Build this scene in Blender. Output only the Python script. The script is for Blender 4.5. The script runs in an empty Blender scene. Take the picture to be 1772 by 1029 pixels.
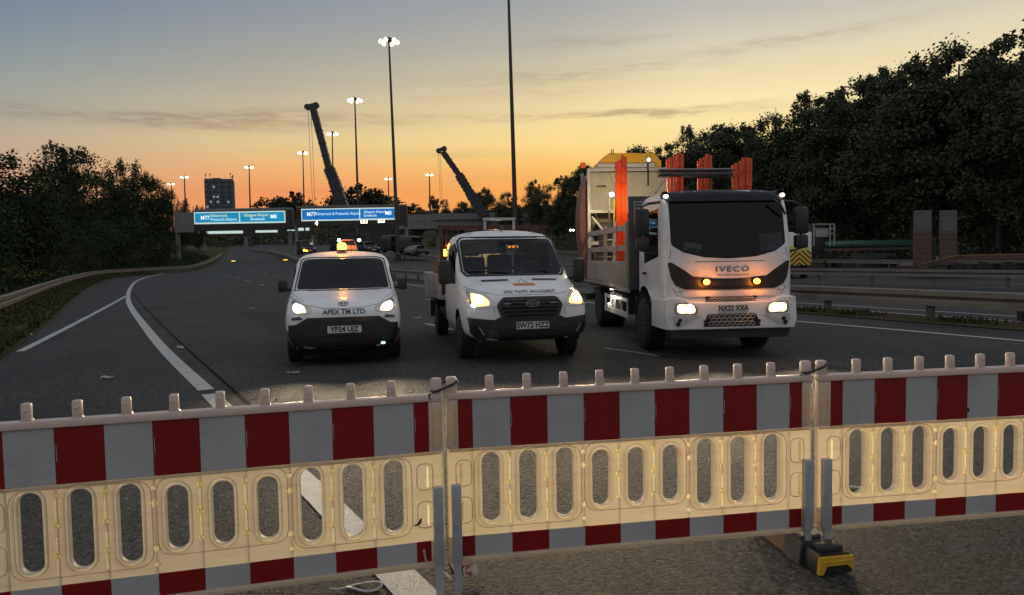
import bpy, bmesh, math, random
from mathutils import Vector, Matrix
from mathutils.bvhtree import BVHTree
R_ = math.radians
scene = bpy.context.scene
col = scene.collection
random.seed(7)

# ------------------------------------------------------------------ camera
W, H, F = 1772, 1029, 1280.0
CH, PITCH, ROLL = 1.65, R_(3.1), R_(1.0)
cam_data = bpy.data.cameras.new('camera')
cam = bpy.data.objects.new('camera', cam_data)
col.objects.link(cam)
cam_data.sensor_width = 36.0
cam_data.lens = 36.0 * F / W
cam_data.clip_start = 0.05
cam_data.clip_end = 6000
cam.matrix_world = (Matrix.Translation((0, 0, CH)) @ Matrix.Rotation(R_(90) - PITCH, 4, 'X')
                    @ Matrix.Rotation(-ROLL, 4, 'Z'))
scene.camera = cam
scene.view_settings.view_transform = 'Standard'
scene.view_settings.look = 'None'
scene.view_settings.exposure = 0.0
scene.view_settings.gamma = 1.0
scene.cycles.use_denoising = True
scene.cycles.max_bounces = 8
scene.cycles.transparent_max_bounces = 12
scene.cycles.sample_clamp_indirect = 4.0
scene.cycles.caustics_reflective = False
scene.cycles.caustics_refractive = False

def lin(r, g, b):
    f = lambda c: (c / 255 / 12.92) if c / 255 <= 0.04045 else ((c / 255 + 0.055) / 1.055) ** 2.4
    return (f(r), f(g), f(b), 1.0)

# ------------------------------------------------------------------ node helpers
class NT:
    def __init__(s, nt): s.t = nt; s.n = nt.nodes; s.l = nt.links
    def new(s, typ, **kw):
        n = s.n.new(typ)
        for k, v in kw.items(): setattr(n, k, v)
        return n
    def put(s, sock, v):
        if isinstance(v, (int, float, tuple, list)): sock.default_value = v
        else: s.l.new(v, sock)
    def m(s, op, a, b=0.0, c=None, clamp=False):
        n = s.n.new('ShaderNodeMath'); n.operation = op; n.use_clamp = clamp
        s.put(n.inputs[0], a); s.put(n.inputs[1], b)
        if c is not None: s.put(n.inputs[2], c)
        return n.outputs[0]
    def ramp(s, fac, stops, interp='LINEAR'):
        n = s.n.new('ShaderNodeValToRGB'); cr = n.color_ramp; cr.interpolation = interp
        while len(cr.elements) < len(stops): cr.elements.new(0.5)
        for e, (p, c) in zip(cr.elements, stops):
            e.position = p; e.color = c if len(c) == 4 else (*c, 1)
        s.put(n.inputs[0], fac)
        return n.outputs[0]
    def mix(s, fac, a, b, blend='MIX'):
        n = s.n.new('ShaderNodeMix'); n.data_type = 'RGBA'; n.blend_type = blend
        s.put(n.inputs[0], fac); s.put(n.inputs[6], a); s.put(n.inputs[7], b)
        return n.outputs[2]
    def noise(s, vec, scale, detail=3.0, rough=0.55, out=0):
        n = s.n.new('ShaderNodeTexNoise')
        if vec is not None: s.l.new(vec, n.inputs['Vector'])
        n.inputs['Scale'].default_value = scale; n.inputs['Detail'].default_value = detail
        n.inputs['Roughness'].default_value = rough
        return n.outputs[out]
    def rng(s, v, a, b, c, d, smooth=False):
        n = s.n.new('ShaderNodeMapRange')
        if smooth: n.interpolation_type = 'SMOOTHSTEP'
        s.put(n.inputs[0], v)
        for i, q in zip((1, 2, 3, 4), (a, b, c, d)): n.inputs[i].default_value = q
        return n.outputs[0]

# ------------------------------------------------------------------ dusk sky
world = bpy.data.worlds.new('World'); scene.world = world
world.use_nodes = True
w = NT(world.node_tree); w.n.clear()
tc = w.new('ShaderNodeTexCoord')
sep = w.new('ShaderNodeSeparateXYZ'); w.l.new(tc.outputs['Generated'], sep.inputs[0])
vx, vy, vz = sep.outputs
elev = w.m('MULTIPLY', w.m('ARCSINE', vz), 180 / math.pi)
azim = w.m('MULTIPLY', w.m('ARCTAN2', vx, vy), 180 / math.pi)       # 0 ahead, + right
ef = w.m('DIVIDE', elev, 90.0, clamp=True)
def estops(lst): return [(e / 90.0, c) for e, c in lst]
up = [(45, lin(152, 160, 170)), (90, lin(170, 176, 184))]  # upper sky set brighter than the dusk below, added as ambient fill
S_L = w.ramp(ef, estops([(0, lin(222, 148, 102)), (4, lin(220, 158, 116)), (7.9, lin(193, 172, 146)), (9.7, lin(173, 169, 152)), (11.5, lin(156, 161, 154)),
      (13.4, lin(140, 152, 156)), (15.3, lin(126, 142, 156)), (17.2, lin(117, 132, 155)), (24, lin(110, 128, 158))] + up))
S_C = w.ramp(ef, estops([(0, lin(238, 138, 82)), (5.2, lin(243, 157, 97)), (7.3, lin(236, 186, 126)), (8.6, lin(228, 199, 146)), (10.7, lin(205, 188, 152)),
      (12.8, lin(182, 174, 156)), (15, lin(163, 164, 157)), (17.1, lin(148, 153, 160)), (19.1, lin(135, 147, 159)), (26, lin(125, 142, 162))] + up))
S_R = w.ramp(ef, estops([(0, lin(246, 150, 75)), (5.5, lin(251, 178, 92)), (7.1, lin(253, 199, 113)), (8.4, lin(254, 219, 142)), (9.7, lin(252, 221, 156)), (11.8, lin(237, 214, 166)),
      (13.1, lin(219, 203, 163)), (15.3, lin(192, 186, 167)), (17.6, lin(174, 173, 167)), (19.7, lin(157, 162, 168)), (27, lin(145, 156, 168))] + up))
S_RR = w.ramp(ef, estops([(0, lin(250, 170, 85)), (6, lin(253, 205, 120)), (8, lin(254, 224, 150)), (11.2, lin(252, 231, 177)), (12.5, lin(241, 222, 177)),
      (14.7, lin(222, 212, 182)), (16.9, lin(198, 192, 180)), (18.9, lin(178, 179, 178)), (27, lin(155, 165, 172))] + up))
front = w.mix(w.rng(azim, -34, -18, 0, 1), S_L, S_C)
front = w.mix(w.rng(azim, -18, 4, 0, 1), front, S_R)
front = w.mix(w.rng(azim, 4, 14, 0, 1), front, S_RR)
back = w.ramp(ef, estops([(0, lin(160, 153, 150)), (12, lin(168, 165, 168)), (35, lin(180, 184, 190)), (90, lin(172, 178, 186))]))  # unseen sky behind the camera, brightened as fill on vehicle fronts and barrier
fb = w.rng(w.m('ABSOLUTE', azim), 55, 105, 0, 1, True)
sky = w.mix(fb, front, back)
# thin dusk clouds drawn out along the horizon
cv = w.new('ShaderNodeCombineXYZ'); w.put(cv.inputs[0], w.m('MULTIPLY', azim, 0.09)); w.put(cv.inputs[1], w.m('MULTIPLY', elev, 0.75))
wob = w.m('SUBTRACT', w.noise(cv.outputs[0], 1.6, 3), 0.5)
fine = w.noise(cv.outputs[0], 4.5, 5, 0.62)
def streak(a0, e0, wa, we, slope, amt):
    da = w.m('SUBTRACT', azim, a0)
    e = w.m('SUBTRACT', w.m('SUBTRACT', elev, e0), w.m('MULTIPLY', da, slope))
    e = w.m('ADD', e, w.m('MULTIPLY', wob, 1.5))
    q = w.m('ADD', w.m('POWER', w.m('DIVIDE', w.m('ABSOLUTE', da), wa), 2.0), w.m('POWER', w.m('DIVIDE', w.m('ABSOLUTE', e), we), 2.0))
    return w.m('MULTIPLY', w.m('EXPONENT', w.m('MULTIPLY', q, -1.0)), amt)
st = [streak(-26, 9.9, 12, .5, .012, .9), streak(-14, 10.7, 9, .45, -.004, .5), streak(-19, 10.1, 6, .5, .01, .4), streak(8, 10.6, 11, .30, -.004, .85),
      streak(10.8, 10.6, 3.5, .26, -.01, .8), streak(6, 13.6, 10, .38, .04, .55), streak(20, 14.8, 8, .36, .05, .6), streak(7, 15.8, 5, .36, .0, .48),
      streak(-6, 8.0, 9, .35, .0, .28), streak(-2, 6.2, 7, .4, .01, .22), streak(0, 12.2, 8, .5, .03, .3), streak(-13, 5.2, 7, .22, .0, .3)]
tot = st[0]
for x in st[1:]: tot = w.m('ADD', tot, x)
cl = w.m('MULTIPLY', tot, w.rng(fine, .30, .62, .15, 1.0, True), clamp=True)
cl = w.m('ADD', cl, w.m('MULTIPLY', w.rng(w.noise(cv.outputs[0], .9, 4), .5, .75, 0, .10, True), w.rng(elev, 2, 20, 1, .2)), clamp=True)
sky = w.mix(w.m('MULTIPLY', cl, .62), sky, w.mix(.5, w.mix(1.0, sky, (.52, .46, .50, 1), 'MULTIPLY'), lin(150, 128, 120)))
below = w.rng(elev, -1.5, 0, 1, 0)
sky = w.mix(below, sky, lin(60, 56, 54))
bg = w.new('ShaderNodeBackground'); w.l.new(sky, bg.inputs[0]); bg.inputs[1].default_value = 1.0
wo = w.new('ShaderNodeOutputWorld'); w.l.new(bg.outputs[0], wo.inputs[0])

# ------------------------------------------------------------------ pixel <-> place geometry and terrain height
def ray(px, py):
    a = (px - W / 2) / F; b = -(py - H / 2) / F
    c, s = math.cos(ROLL), -math.sin(ROLL)
    a, b = a * c - b * s, a * s + b * c
    cp, sp = math.cos(PITCH), math.sin(PITCH)
    return (a, cp + b * sp, -sp + b * cp)
def at(px, py, Y):
    d = ray(px, py); t = Y / d[1]
    return Vector((d[0] * t, Y, CH + d[2] * t))
DX, DY, NX, NY = -.425, .905, .905, .425        # road axis and its right-hand normal
def lerp(tab, s):
    if s <= tab[0][0]: return tab[0][1]
    for (a, b), (c, d) in zip(tab, tab[1:]):
        if s <= c: return b + (d - b) * (s - a) / (c - a)
    return tab[-1][1]
def sm(t): t = max(0, min(1, t)); return t * t * (3 - 2 * t)
LP = [(0, 0), (45, 0), (90, .45), (132, 1.2), (200, 3.2), (267, 5.8), (600, 20), (3000, 40)]
RP = [(0, 0), (45, 0), (75, .6), (103, 1.8), (125, 2.7), (267, 7.5), (600, 20), (3000, 40)]
OE = [(-200, -3.6), (10, -3.6), (26, -4.2), (38, -5.0), (58, -5.8), (80, -5.6), (88, -2.8), (93, .8), (98, 2.6), (131, 6.2), (151, 8.6), (213, 15), (400, 30), (3000, 150)]
def so(x, y): return x * DX + y * DY, x * NX + y * NY
def xy(s, o): return s * DX + o * NX, s * DY + o * NY
def gs(s, o):
    k = sm((o - 5) / 23)
    a = sum(lerp(LP, s + d) for d in (-12, -6, 0, 6, 12)) / 5
    b = sum(lerp(RP, s + d) for d in (-12, -6, 0, 6, 12)) / 5
    return a + (b - a) * k
def oe(s): return sum(lerp(OE, s + d) for d in (-5, -2, 2, 5)) / 4
def gnd(x, y):
    "height of the land: the road plane and the banks on both sides"
    s, o = so(x, y); z = gs(s, o)
    l = oe(s) - .5
    if o < l: z += min(2.6, .16 * (l - o))
    if o > 64: z += min(5.5, .3 * (o - 64))
    if o > 76: z += min(7.0, .3 * (o - 76))
    return z
def hit(px, py, h=0.0):
    d = ray(px, py); t = 1.0
    while t < 1500:
        x, y, z = d[0] * t, d[1] * t, CH + d[2] * t
        if z < gs(*so(x, y)) + h:
            lo, hi = t / 1.01, t
            for _ in range(40):
                mm = (lo + hi) / 2
                if CH + d[2] * mm < gs(*so(d[0] * mm, d[1] * mm)) + h: hi = mm
                else: lo = mm
            return Vector((d[0] * hi, d[1] * hi, gs(*so(d[0] * hi, d[1] * hi))))
        t *= 1.01
    return Vector((0, 100, 0))

# ------------------------------------------------------------------ materials
def mat(name, color=(.5, .5, .5), rough=.5, metal=0.0, noise=0.0, nscale=8.0, bump=0.0, bscale=60.0, coat=0.0, spec=.5, dirt=None, two=None):
    m = bpy.data.materials.new(name); m.use_nodes = True
    t = NT(m.node_tree); b = t.n['Principled BSDF']
    c = (*color[:3], 1)
    o = t.new('ShaderNodeTexCoord').outputs['Object']
    csock = None
    if noise > 0:
        nz = t.noise(o, nscale, 5, .6)
        f = t.rng(nz, .25, .75, 1 - noise, 1 + noise)
        hv = t.new('ShaderNodeCombineXYZ')
        for i in range(3): t.put(hv.inputs[i], f)
        csock = t.mix(1.0, c, hv.outputs[0], 'MULTIPLY')
        t.put(b.inputs['Roughness'], t.rng(nz, .2, .8, max(0, rough - .12), min(1, rough + .12)))
    else: b.inputs['Roughness'].default_value = rough
    if dirt:
        dz = t.rng(t.noise(o, dirt[1], 6, .65), .48, .72, 0, dirt[2], True)
        csock = t.mix(dz, csock if csock is not None else c, (*dirt[0], 1))
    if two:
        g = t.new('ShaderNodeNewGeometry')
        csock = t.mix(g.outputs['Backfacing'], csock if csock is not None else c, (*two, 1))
    if csock is not None: t.l.new(csock, b.inputs['Base Color'])
    else: b.inputs['Base Color'].default_value = c
    b.inputs['Metallic'].default_value = metal
    b.inputs['Coat Weight'].default_value = coat
    b.inputs['Coat Roughness'].default_value = .08
    b.inputs['Specular IOR Level'].default_value = spec
    if bump > 0:
        bn = t.new('ShaderNodeBump'); bn.inputs['Strength'].default_value = bump; bn.inputs['Distance'].default_value = .01
        t.l.new(t.noise(o, bscale, 4), bn.inputs['Height']); t.l.new(bn.outputs[0], b.inputs['Normal'])
    return m
def emit(name, color, strength):
    m = bpy.data.materials.new(name); m.use_nodes = True
    t = NT(m.node_tree); b = t.n['Principled BSDF']
    b.inputs['Base Color'].default_value = (*color[:3], 1)
    b.inputs['Emission Color'].default_value = (*color[:3], 1)
    b.inputs['Emission Strength'].default_value = strength
    return m
def glass(name, tint=.25, col_=(.6, .65, .7)):
    m = bpy.data.materials.new(name); m.use_nodes = True
    t = NT(m.node_tree); t.n.clear()
    tr = t.new('ShaderNodeBsdfTransparent'); tr.inputs[0].default_value = (tint * col_[0], tint * col_[1], tint * col_[2], 1)
    gl = t.new('ShaderNodeBsdfGlossy'); gl.inputs['Roughness'].default_value = .03; gl.inputs[0].default_value = (.9, .9, .9, 1)
    fr = t.new('ShaderNodeFresnel'); fr.inputs[0].default_value = 1.5
    mx = t.new('ShaderNodeMixShader'); t.put(mx.inputs[0], t.m("MULTIPLY", fr.outputs[0], .6)); t.l.new(tr.outputs[0], mx.inputs[1]); t.l.new(gl.outputs[0], mx.inputs[2])
    o = t.new('ShaderNodeOutputMaterial'); t.l.new(mx.outputs[0], o.inputs[0])
    return m
def plastic(name, c, tr_c, k):
    m = bpy.data.materials.new(name); m.use_nodes = True
    t = NT(m.node_tree); b = t.n['Principled BSDF']
    o = t.new('ShaderNodeTexCoord').outputs['Object']
    mp = t.new('ShaderNodeMapping'); t.l.new(o, mp.inputs[0]); mp.inputs['Scale'].default_value = (1.0, 1, 7)
    nz = t.noise(mp.outputs[0], 4, 6, .65)
    sc = t.noise(mp.outputs[0], 16, 3, .5)
    cc = t.mix(t.rng(nz, .5, .75, 0, .35, True), (*c, 1), (c[0] * .72, c[1] * .66, c[2] * .56, 1))
    cc = t.mix(t.rng(sc, .66, .8, 0, .4, True), cc, (.25, .21, .17, 1))
    t.l.new(cc, b.inputs['Base Color']); b.inputs['Roughness'].default_value = .42
    tl = t.new('ShaderNodeBsdfTranslucent')
    t.l.new(t.mix(t.rng(nz, .35, .7, 0, .5, True), (*tr_c, 1), (tr_c[0] * .75, tr_c[1] * .68, tr_c[2] * .55, 1)), tl.inputs[0])
    mx = t.new('ShaderNodeMixShader'); mx.inputs[0].default_value = k
    t.l.new(b.outputs[0], mx.inputs[1]); t.l.new(tl.outputs[0], mx.inputs[2])
    t.l.new(mx.outputs[0], t.n['Material Output'].inputs[0])
    return m
def asphalt(name, base, patchy):
    m = bpy.data.materials.new(name); m.use_nodes = True
    t = NT(m.node_tree); b = t.n['Principled BSDF']
    o = t.new('ShaderNodeTexCoord').outputs['Object']
    vo = t.new('ShaderNodeTexVoronoi'); t.l.new(o, vo.inputs['Vector']); vo.inputs['Scale'].default_value = 46
    gr = t.ramp(vo.outputs['Color'], [(0, (base * .22,) * 3), (.5, (base * .98, base, base * 1.0)), (.9, (base * 1.7, base * 1.7, base * 1.66)), (.975, (base * 2.2, base * 2.15, base * 2.1)), (1, (base * 6.5, base * 6.2, base * 5.8))])
    mp = t.new('ShaderNodeMapping'); t.l.new(o, mp.inputs[0]); mp.inputs['Rotation'].default_value = (0, 0, -.44); mp.inputs['Scale'].default_value = (1.2, .12, 1)
    lanes = t.noise(mp.outputs[0], 1.0, 4, .6)
    big = t.noise(o, .35, 5, .6)
    f = t.m('MULTIPLY', t.rng(lanes, .3, .7, 1 - patchy, 1 + patchy), t.rng(big, .3, .7, 1 - patchy * .7, 1 + patchy * .7))
    hv = t.new('ShaderNodeCombineXYZ')
    for i in range(3): t.put(hv.inputs[i], f)
    cc = t.mix(1.0, gr, hv.outputs[0], 'MULTIPLY')
    cl_ = t.rng(t.noise(o, 26, 3, .6), .32, .68, .55, 1.45)
    hv2 = t.new('ShaderNodeCombineXYZ')
    for i in range(3): t.put(hv2.inputs[i], cl_)
    cc = t.mix(1.0, cc, hv2.outputs[0], 'MULTIPLY')
    stain = t.rng(t.noise(o, 1.7, 5, .7), .62, .75, 0, .6, True)
    cc = t.mix(stain, cc, (base * .35, base * .34, base * .33, 1))
    t.l.new(cc, b.inputs['Base Color'])
    t.put(b.inputs['Roughness'], t.rng(lanes, .2, .8, .66, .88))
    b.inputs['Specular IOR Level'].default_value = .22
    bn = t.new('ShaderNodeBump'); bn.inputs['Strength'].default_value = 1.0; bn.inputs['Distance'].default_value = .014
    hh = t.m('ADD', t.m('MULTIPLY', vo.outputs['Distance'], -1.0), t.noise(o, 140, 2))
    t.l.new(hh, bn.inputs['Height']); t.l.new(bn.outputs[0], b.inputs['Normal'])
    return m
def leafmat(name, c1, c2):
    m = bpy.data.materials.new(name); m.use_nodes = True
    t = NT(m.node_tree); b = t.n['Principled BSDF']
    o = t.new('ShaderNodeTexCoord').outputs['Object']
    nz = t.noise(o, .55, 4, .6)
    t.l.new(t.mix(t.rng(nz, .35, .65, 0, 1), (*c1, 1), (*c2, 1)), b.inputs['Base Color'])
    b.inputs['Roughness'].default_value = .75; b.inputs['Specular IOR Level'].default_value = .2
    return m

M = {}
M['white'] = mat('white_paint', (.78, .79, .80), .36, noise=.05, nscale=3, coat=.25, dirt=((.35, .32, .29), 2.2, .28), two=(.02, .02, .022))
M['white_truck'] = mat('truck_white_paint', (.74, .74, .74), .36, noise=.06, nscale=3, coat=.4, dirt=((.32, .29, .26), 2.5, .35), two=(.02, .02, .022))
M['black'] = mat('black_plastic', (.018, .018, .02), .5, noise=.2, nscale=12, dirt=((.08, .07, .06), 5, .35))
M['dark'] = mat('dark_trim', (.012, .012, .014), .35)
M['gloss'] = mat('gloss_black', (.012, .013, .018), .12, coat=.5)
M['roofblack'] = mat('visor_black', (.010, .012, .02), .5, noise=.15, nscale=5, spec=.25)
M['tyre'] = mat('tyre_rubber', (.016, .016, .016), .8, noise=.2, nscale=20, dirt=((.06, .055, .05), 8, .4))
M['rim'] = mat('steel_rim', (.3, .3, .31), .45, metal=.7, noise=.1)
M['steel'] = mat('galvanised_steel', (.42, .43, .45), .5, metal=.25, noise=.14, nscale=9, dirt=((.2, .18, .16), 14, .3))
M['rail'] = mat('weathered_guard_rail', (.22, .20, .18), .55, metal=.35, noise=.2, nscale=2, dirt=((.10, .075, .05), 1.6, .55))
M['railpost'] = mat('guard_rail_post', (.15, .12, .10), .65, metal=.2, noise=.2, dirt=((.10, .055, .03), 3, .6))
M['railtimber'] = mat('verge_rail', (.23, .19, .15), .6, metal=.25, noise=.25, nscale=2.5, dirt=((.10, .075, .05), 1.2, .5))
M['bedgrey'] = mat('bed_aluminium', (.42, .40, .38), .45, metal=.3, noise=.12, nscale=5, dirt=((.16, .13, .11), 3, .5))
M['darkgrey'] = mat('dark_grey_paint', (.06, .06, .065), .5, noise=.2, dirt=((.12, .1, .09), 4, .4))
M['chassis'] = mat('chassis_black', (.02, .019, .018), .65, noise=.3, dirt=((.07, .06, .05), 4, .5))
M['darkred'] = mat('dark_red_paint', (.045, .012, .010), .45, noise=.15)
M['tarp'] = mat('faded_red_tarp', (.20, .07, .055), .6, noise=.2, nscale=3, dirt=((.08, .05, .04), 2, .5))
M['valance'] = mat('underbody_black', (.008, .008, .008), .9, spec=.1)
M['rust'] = mat('brown_crate', (.20, .095, .055), .7, noise=.25, dirt=((.06, .04, .03), 4, .5))
M['orange'] = mat('orange_board', (.75, .10, .02), .5, noise=.2, nscale=6, dirt=((.2, .05, .02), 5, .4))
M['dullyellow'] = mat('worn_yellow', (.22, .15, .05), .6, noise=.2, dirt=((.08, .06, .03), 3, .5))
M['yellow'] = mat('yellow_paint', (.65, .36, .02), .5, noise=.15, dirt=((.2, .12, .04), 4, .4))
M['cream'] = mat('cream_panel', (.40, .375, .29), .5, noise=.12, nscale=3, dirt=((.25, .2, .14), 2.5, .45))
M['red'] = mat('red_reflective', (.24, .008, .007), .33, noise=.14, nscale=160, spec=.35, bump=.25, bscale=220, dirt=((.12, .01, .01), 3, .25))
M['whitefoil'] = mat('white_reflective', (.43, .43, .435), .4, noise=.10, nscale=160, spec=.4, bump=.25, bscale=220, dirt=((.26, .25, .24), 3, .35))
M['plate'] = mat('plate_white', (.62, .62, .60), .45, noise=.05, dirt=((.25, .23, .2), 9, .3))
M['ink'] = mat('black_ink', (.01, .01, .012), .5)
M['greyink'] = mat('grey_ink', (.06, .06, .07), .45)
M['chrome'] = mat('chrome', (.55, .55, .57), .16, metal=1.0)
M['badge'] = mat('dark_chrome', (.20, .21, .24), .2, metal=.9)
M['lens'] = mat('lamp_housing', (.55, .52, .46), .15, metal=.6, coat=.6)
M['glass'] = glass('windscreen_glass', 1.0, (.8, .84, .86))
M['glassdk'] = glass('tinted_glass', .55)
M['seat'] = mat('seat_cloth', (.02, .022, .03), .9)
M['trimgrey'] = mat('cab_trim', (.07, .062, .06), .85, noise=.2)
M['paper'] = mat('white_paper', (.6, .6, .58), .8)
M['orangelogo'] = mat('orange_logo', (.55, .16, .05), .45)
M['greylogo'] = mat('grey_logo', (.3, .3, .32), .45)
M['plast'] = plastic('barrier_plastic', (.62, .57, .49), (.95, .82, .55), .44)
M['plastrib'] = plastic('barrier_rib', (.72, .66, .52), (1.0, .93, .66), .90)
M['plastrim'] = plastic('barrier_slot_rim', (.74, .67, .58), (1.0, .90, .66), .52)
M['plastrail'] = plastic('barrier_rail', (.70, .59, .54), (.95, .70, .45), .20)
M['asph'] = asphalt('asphalt', .053, .30)
M['patch'] = asphalt('asphalt_repair', .036, .12)
M['line'] = mat('road_paint', (.46, .45, .42), .6, noise=.15, nscale=25, bump=.6, bscale=120, dirt=((.10, .095, .09), 7, .6))
M['seam'] = mat('tar_seam', (.010, .010, .010), .95, spec=.1)
M['bark'] = mat('bark', (.045, .035, .028), .9, noise=.3)
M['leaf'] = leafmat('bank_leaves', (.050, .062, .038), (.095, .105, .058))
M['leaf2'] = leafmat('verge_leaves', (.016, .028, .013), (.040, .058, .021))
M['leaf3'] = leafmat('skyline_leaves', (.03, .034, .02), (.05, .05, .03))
M['grass'] = leafmat('grass_blades', (.045, .055, .02), (.085, .085, .033))
M['flower'] = mat('yellow_flowers', (.30, .20, .02), .8)
M['concrete'] = mat('concrete', (.22, .215, .21), .8, noise=.15, nscale=1.2, dirt=((.1, .09, .08), .8, .4))
M['gantrygrey'] = mat('gantry_grey', (.20, .20, .20), .6, noise=.1, nscale=.8)
M['gantrydark'] = mat('gantry_dark', (.035, .032, .03), .6, noise=.1, nscale=.8)
M['tower'] = mat('tower_wall', (.10, .115, .16), .7, noise=.1, nscale=.1)
M['towerdk'] = mat('tower_band', (.045, .05, .075), .5)
M['litwin'] = emit('lit_window', (.75, .8, .9), .09)
M['towerwin'] = mat('tower_window', (.03, .035, .05), .2)
M['mast'] = mat('mast_steel', (.06, .05, .045), .55, metal=.4)
M['lamp'] = emit('mast_lamp', (1.0, .88, .58), 3.5)
M['head'] = emit('headlight_bulb', (1.0, .94, .74), 30)
M['headw'] = emit('headlight_bulb_warm', (1.0, .80, .45), 30)
M['headglow'] = emit('headlight_lens_lit', (1.0, .80, .38), 2.6)
M['headgloww'] = emit('headlight_lens_warm', (1.0, .58, .20), 2.6)
M['amber'] = emit('amber_lamp', (1.0, .36, .03), 13)
M['roadamber'] = emit('road_amber', (1.0, .62, .06), 1.6)
M['amberdim'] = emit('amber_lens', (1.0, .32, .04), 1.1)  # light strip lens; also the orange reflection painted on the louvre bars
M['white_led'] = emit('white_led', (1.0, .95, .85), 12)
M['smallled'] = emit('marker_lamp', (1.0, .85, .6), 6)
M['green_led'] = emit('green_led', (.35, 1.0, .35), 4)
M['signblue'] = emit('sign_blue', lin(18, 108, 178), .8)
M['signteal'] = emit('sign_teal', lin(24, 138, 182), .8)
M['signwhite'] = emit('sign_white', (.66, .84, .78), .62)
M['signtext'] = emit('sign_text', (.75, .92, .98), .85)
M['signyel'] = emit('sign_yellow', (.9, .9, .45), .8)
M['matrix'] = emit('matrix_white', (1.0, .9, .6), 3.0)
M['crane'] = mat('crane_dark', (.035, .035, .04), .5, noise=.15, nscale=1.5)
M['green'] = mat('green_pipe', (.04, .12, .095), .3, noise=.1, nscale=1, coat=.4)
M['ramp'] = mat('ramp_steel', (.12, .11, .105), .7, noise=.25, nscale=2, dirt=((.12, .10, .09), 2, .5))
M['ramprust'] = mat('ramp_rust', (.115, .070, .058), .75, noise=.25, nscale=2, dirt=((.09, .05, .04), 2, .5))
M['chevy'] = mat('chevron_yellow', (.70, .62, .04), .4)
M['chevr'] = mat('chevron_red', (.20, .03, .015), .45)
M['cargrey'] = mat('car_grey', (.022, .022, .025), .5, coat=.1)
M['carglass'] = mat('car_glass', (.01, .011, .014), .08)
M['orangecone'] = mat('cone_orange', (.72, .12, .03), .5, noise=.1)
M['conewhite'] = mat('cone_sleeve', (.62, .62, .62), .45)
M['hiviz'] = mat('yellow_foam', (.65, .62, .06), .6)

def soil():
    m = bpy.data.materials.new('verge_soil'); m.use_nodes = True
    t = NT(m.node_tree); b = t.n['Principled BSDF']
    o = t.new('ShaderNodeTexCoord').outputs['Object']
    n1 = t.noise(o, .6, 6, .65); n2 = t.noise(o, 9, 5, .7)
    c = t.mix(t.rng(n1, .4, .6, 0, 1, True), (.045, .052, .02, 1), (.085, .065, .04, 1))
    c = t.mix(t.rng(n2, .5, .7, 0, .6, True), c, (.03, .027, .018, 1))
    t.l.new(c, b.inputs['Base Color']); b.inputs['Roughness'].default_value = .95; b.inputs['Specular IOR Level'].default_value = .1
    bn = t.new('ShaderNodeBump'); bn.inputs['Distance'].default_value = .04; t.l.new(n2, bn.inputs['Height']); t.l.new(bn.outputs[0], b.inputs['Normal'])
    return m
M['soil'] = soil()

# ------------------------------------------------------------------ mesh helpers
def link(o, parent=None):
    col.objects.link(o)
    if parent is not None: o.parent = parent
    return o
def obj(name, bm, mats, parent=None, smooth=False, angle=None):
    me = bpy.data.meshes.new(name)
    if smooth != 'keep': bmesh.ops.recalc_face_normals(bm, faces=bm.faces)
    bm.to_mesh(me); bm.free()
    for mm in (mats if isinstance(mats, (list, tuple)) else [mats]): me.materials.append(mm)
    if smooth:
        me.polygons.foreach_set('use_smooth', [True] * len(me.polygons))
        try: me.set_sharp_from_angle(angle=R_(angle or 38))
        except Exception: pass
    o = bpy.data.objects.new(name, me)
    return link(o, parent)
def tag(o, label, cat, group=None, kind=None):
    if label: o['label'] = label
    if cat: o['category'] = cat
    if group: o['group'] = group
    if kind: o['kind'] = kind
    return o
def struct(o): o['kind'] = 'structure'; return o
def thing(name, label, cat, loc=(0, 0, 0), rz=0.0, group=None):
    o = bpy.data.objects.new(name, None); link(o)
    o.empty_display_size = .2
    o.location = loc; o.rotation_euler = (0, 0, rz)
    return tag(o, label, cat, group)
def copy_tree(o, parent=None):
    c = o.copy(); col.objects.link(c)
    if parent is not None: c.parent = parent
    for ch in o.children: copy_tree(ch, c)
    return c
def box(bm, c, s, rot=None, bevel=0.0, mi=0):
    g = bmesh.ops.create_cube(bm, size=1.0)
    vs = g['verts']
    mx = Matrix.Translation(c) @ (rot.to_4x4() if rot is not None else Matrix.Identity(4)) @ Matrix.Diagonal((*s, 1))
    bmesh.ops.transform(bm, matrix=mx, verts=vs)
    fs = list({f for v in vs for f in v.link_faces})
    if bevel > 0:
        es = list({e for v in vs for e in v.link_edges})
        r = bmesh.ops.bevel(bm, geom=es, offset=bevel, segments=2, affect='EDGES', profile=.6)
        fs = [f for f in set(fs) | set(r['faces']) if f.is_valid]
    for f in fs: f.material_index = mi
    return fs
def bm_new(): return bmesh.new()
def B(c, s, bevel=0.0, rot=None):
    bm = bm_new(); box(bm, c, s, rot, bevel); return bm
def cyl(bm, p0, p1, r0, r1=None, seg=12, cap=True, mi=0):
    p0, p1 = Vector(p0), Vector(p1); r1 = r0 if r1 is None else r1
    d = (p1 - p0); L = d.length
    q = d.to_track_quat('Z', 'Y').to_matrix()
    rings = []
    for p, r in ((p0, r0), (p1, r1)):
        rings.append([bm.verts.new(p + q @ Vector((math.cos(a) * r, math.sin(a) * r, 0))) for a in (2 * math.pi * i / seg for i in range(seg))])
    for i in range(seg):
        f = bm.faces.new((rings[0][i], rings[0][(i + 1) % seg], rings[1][(i + 1) % seg], rings[1][i])); f.material_index = mi
    if cap:
        f = bm.faces.new(rings[0][::-1]); f.material_index = mi
        f = bm.faces.new(rings[1]); f.material_index = mi
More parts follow.
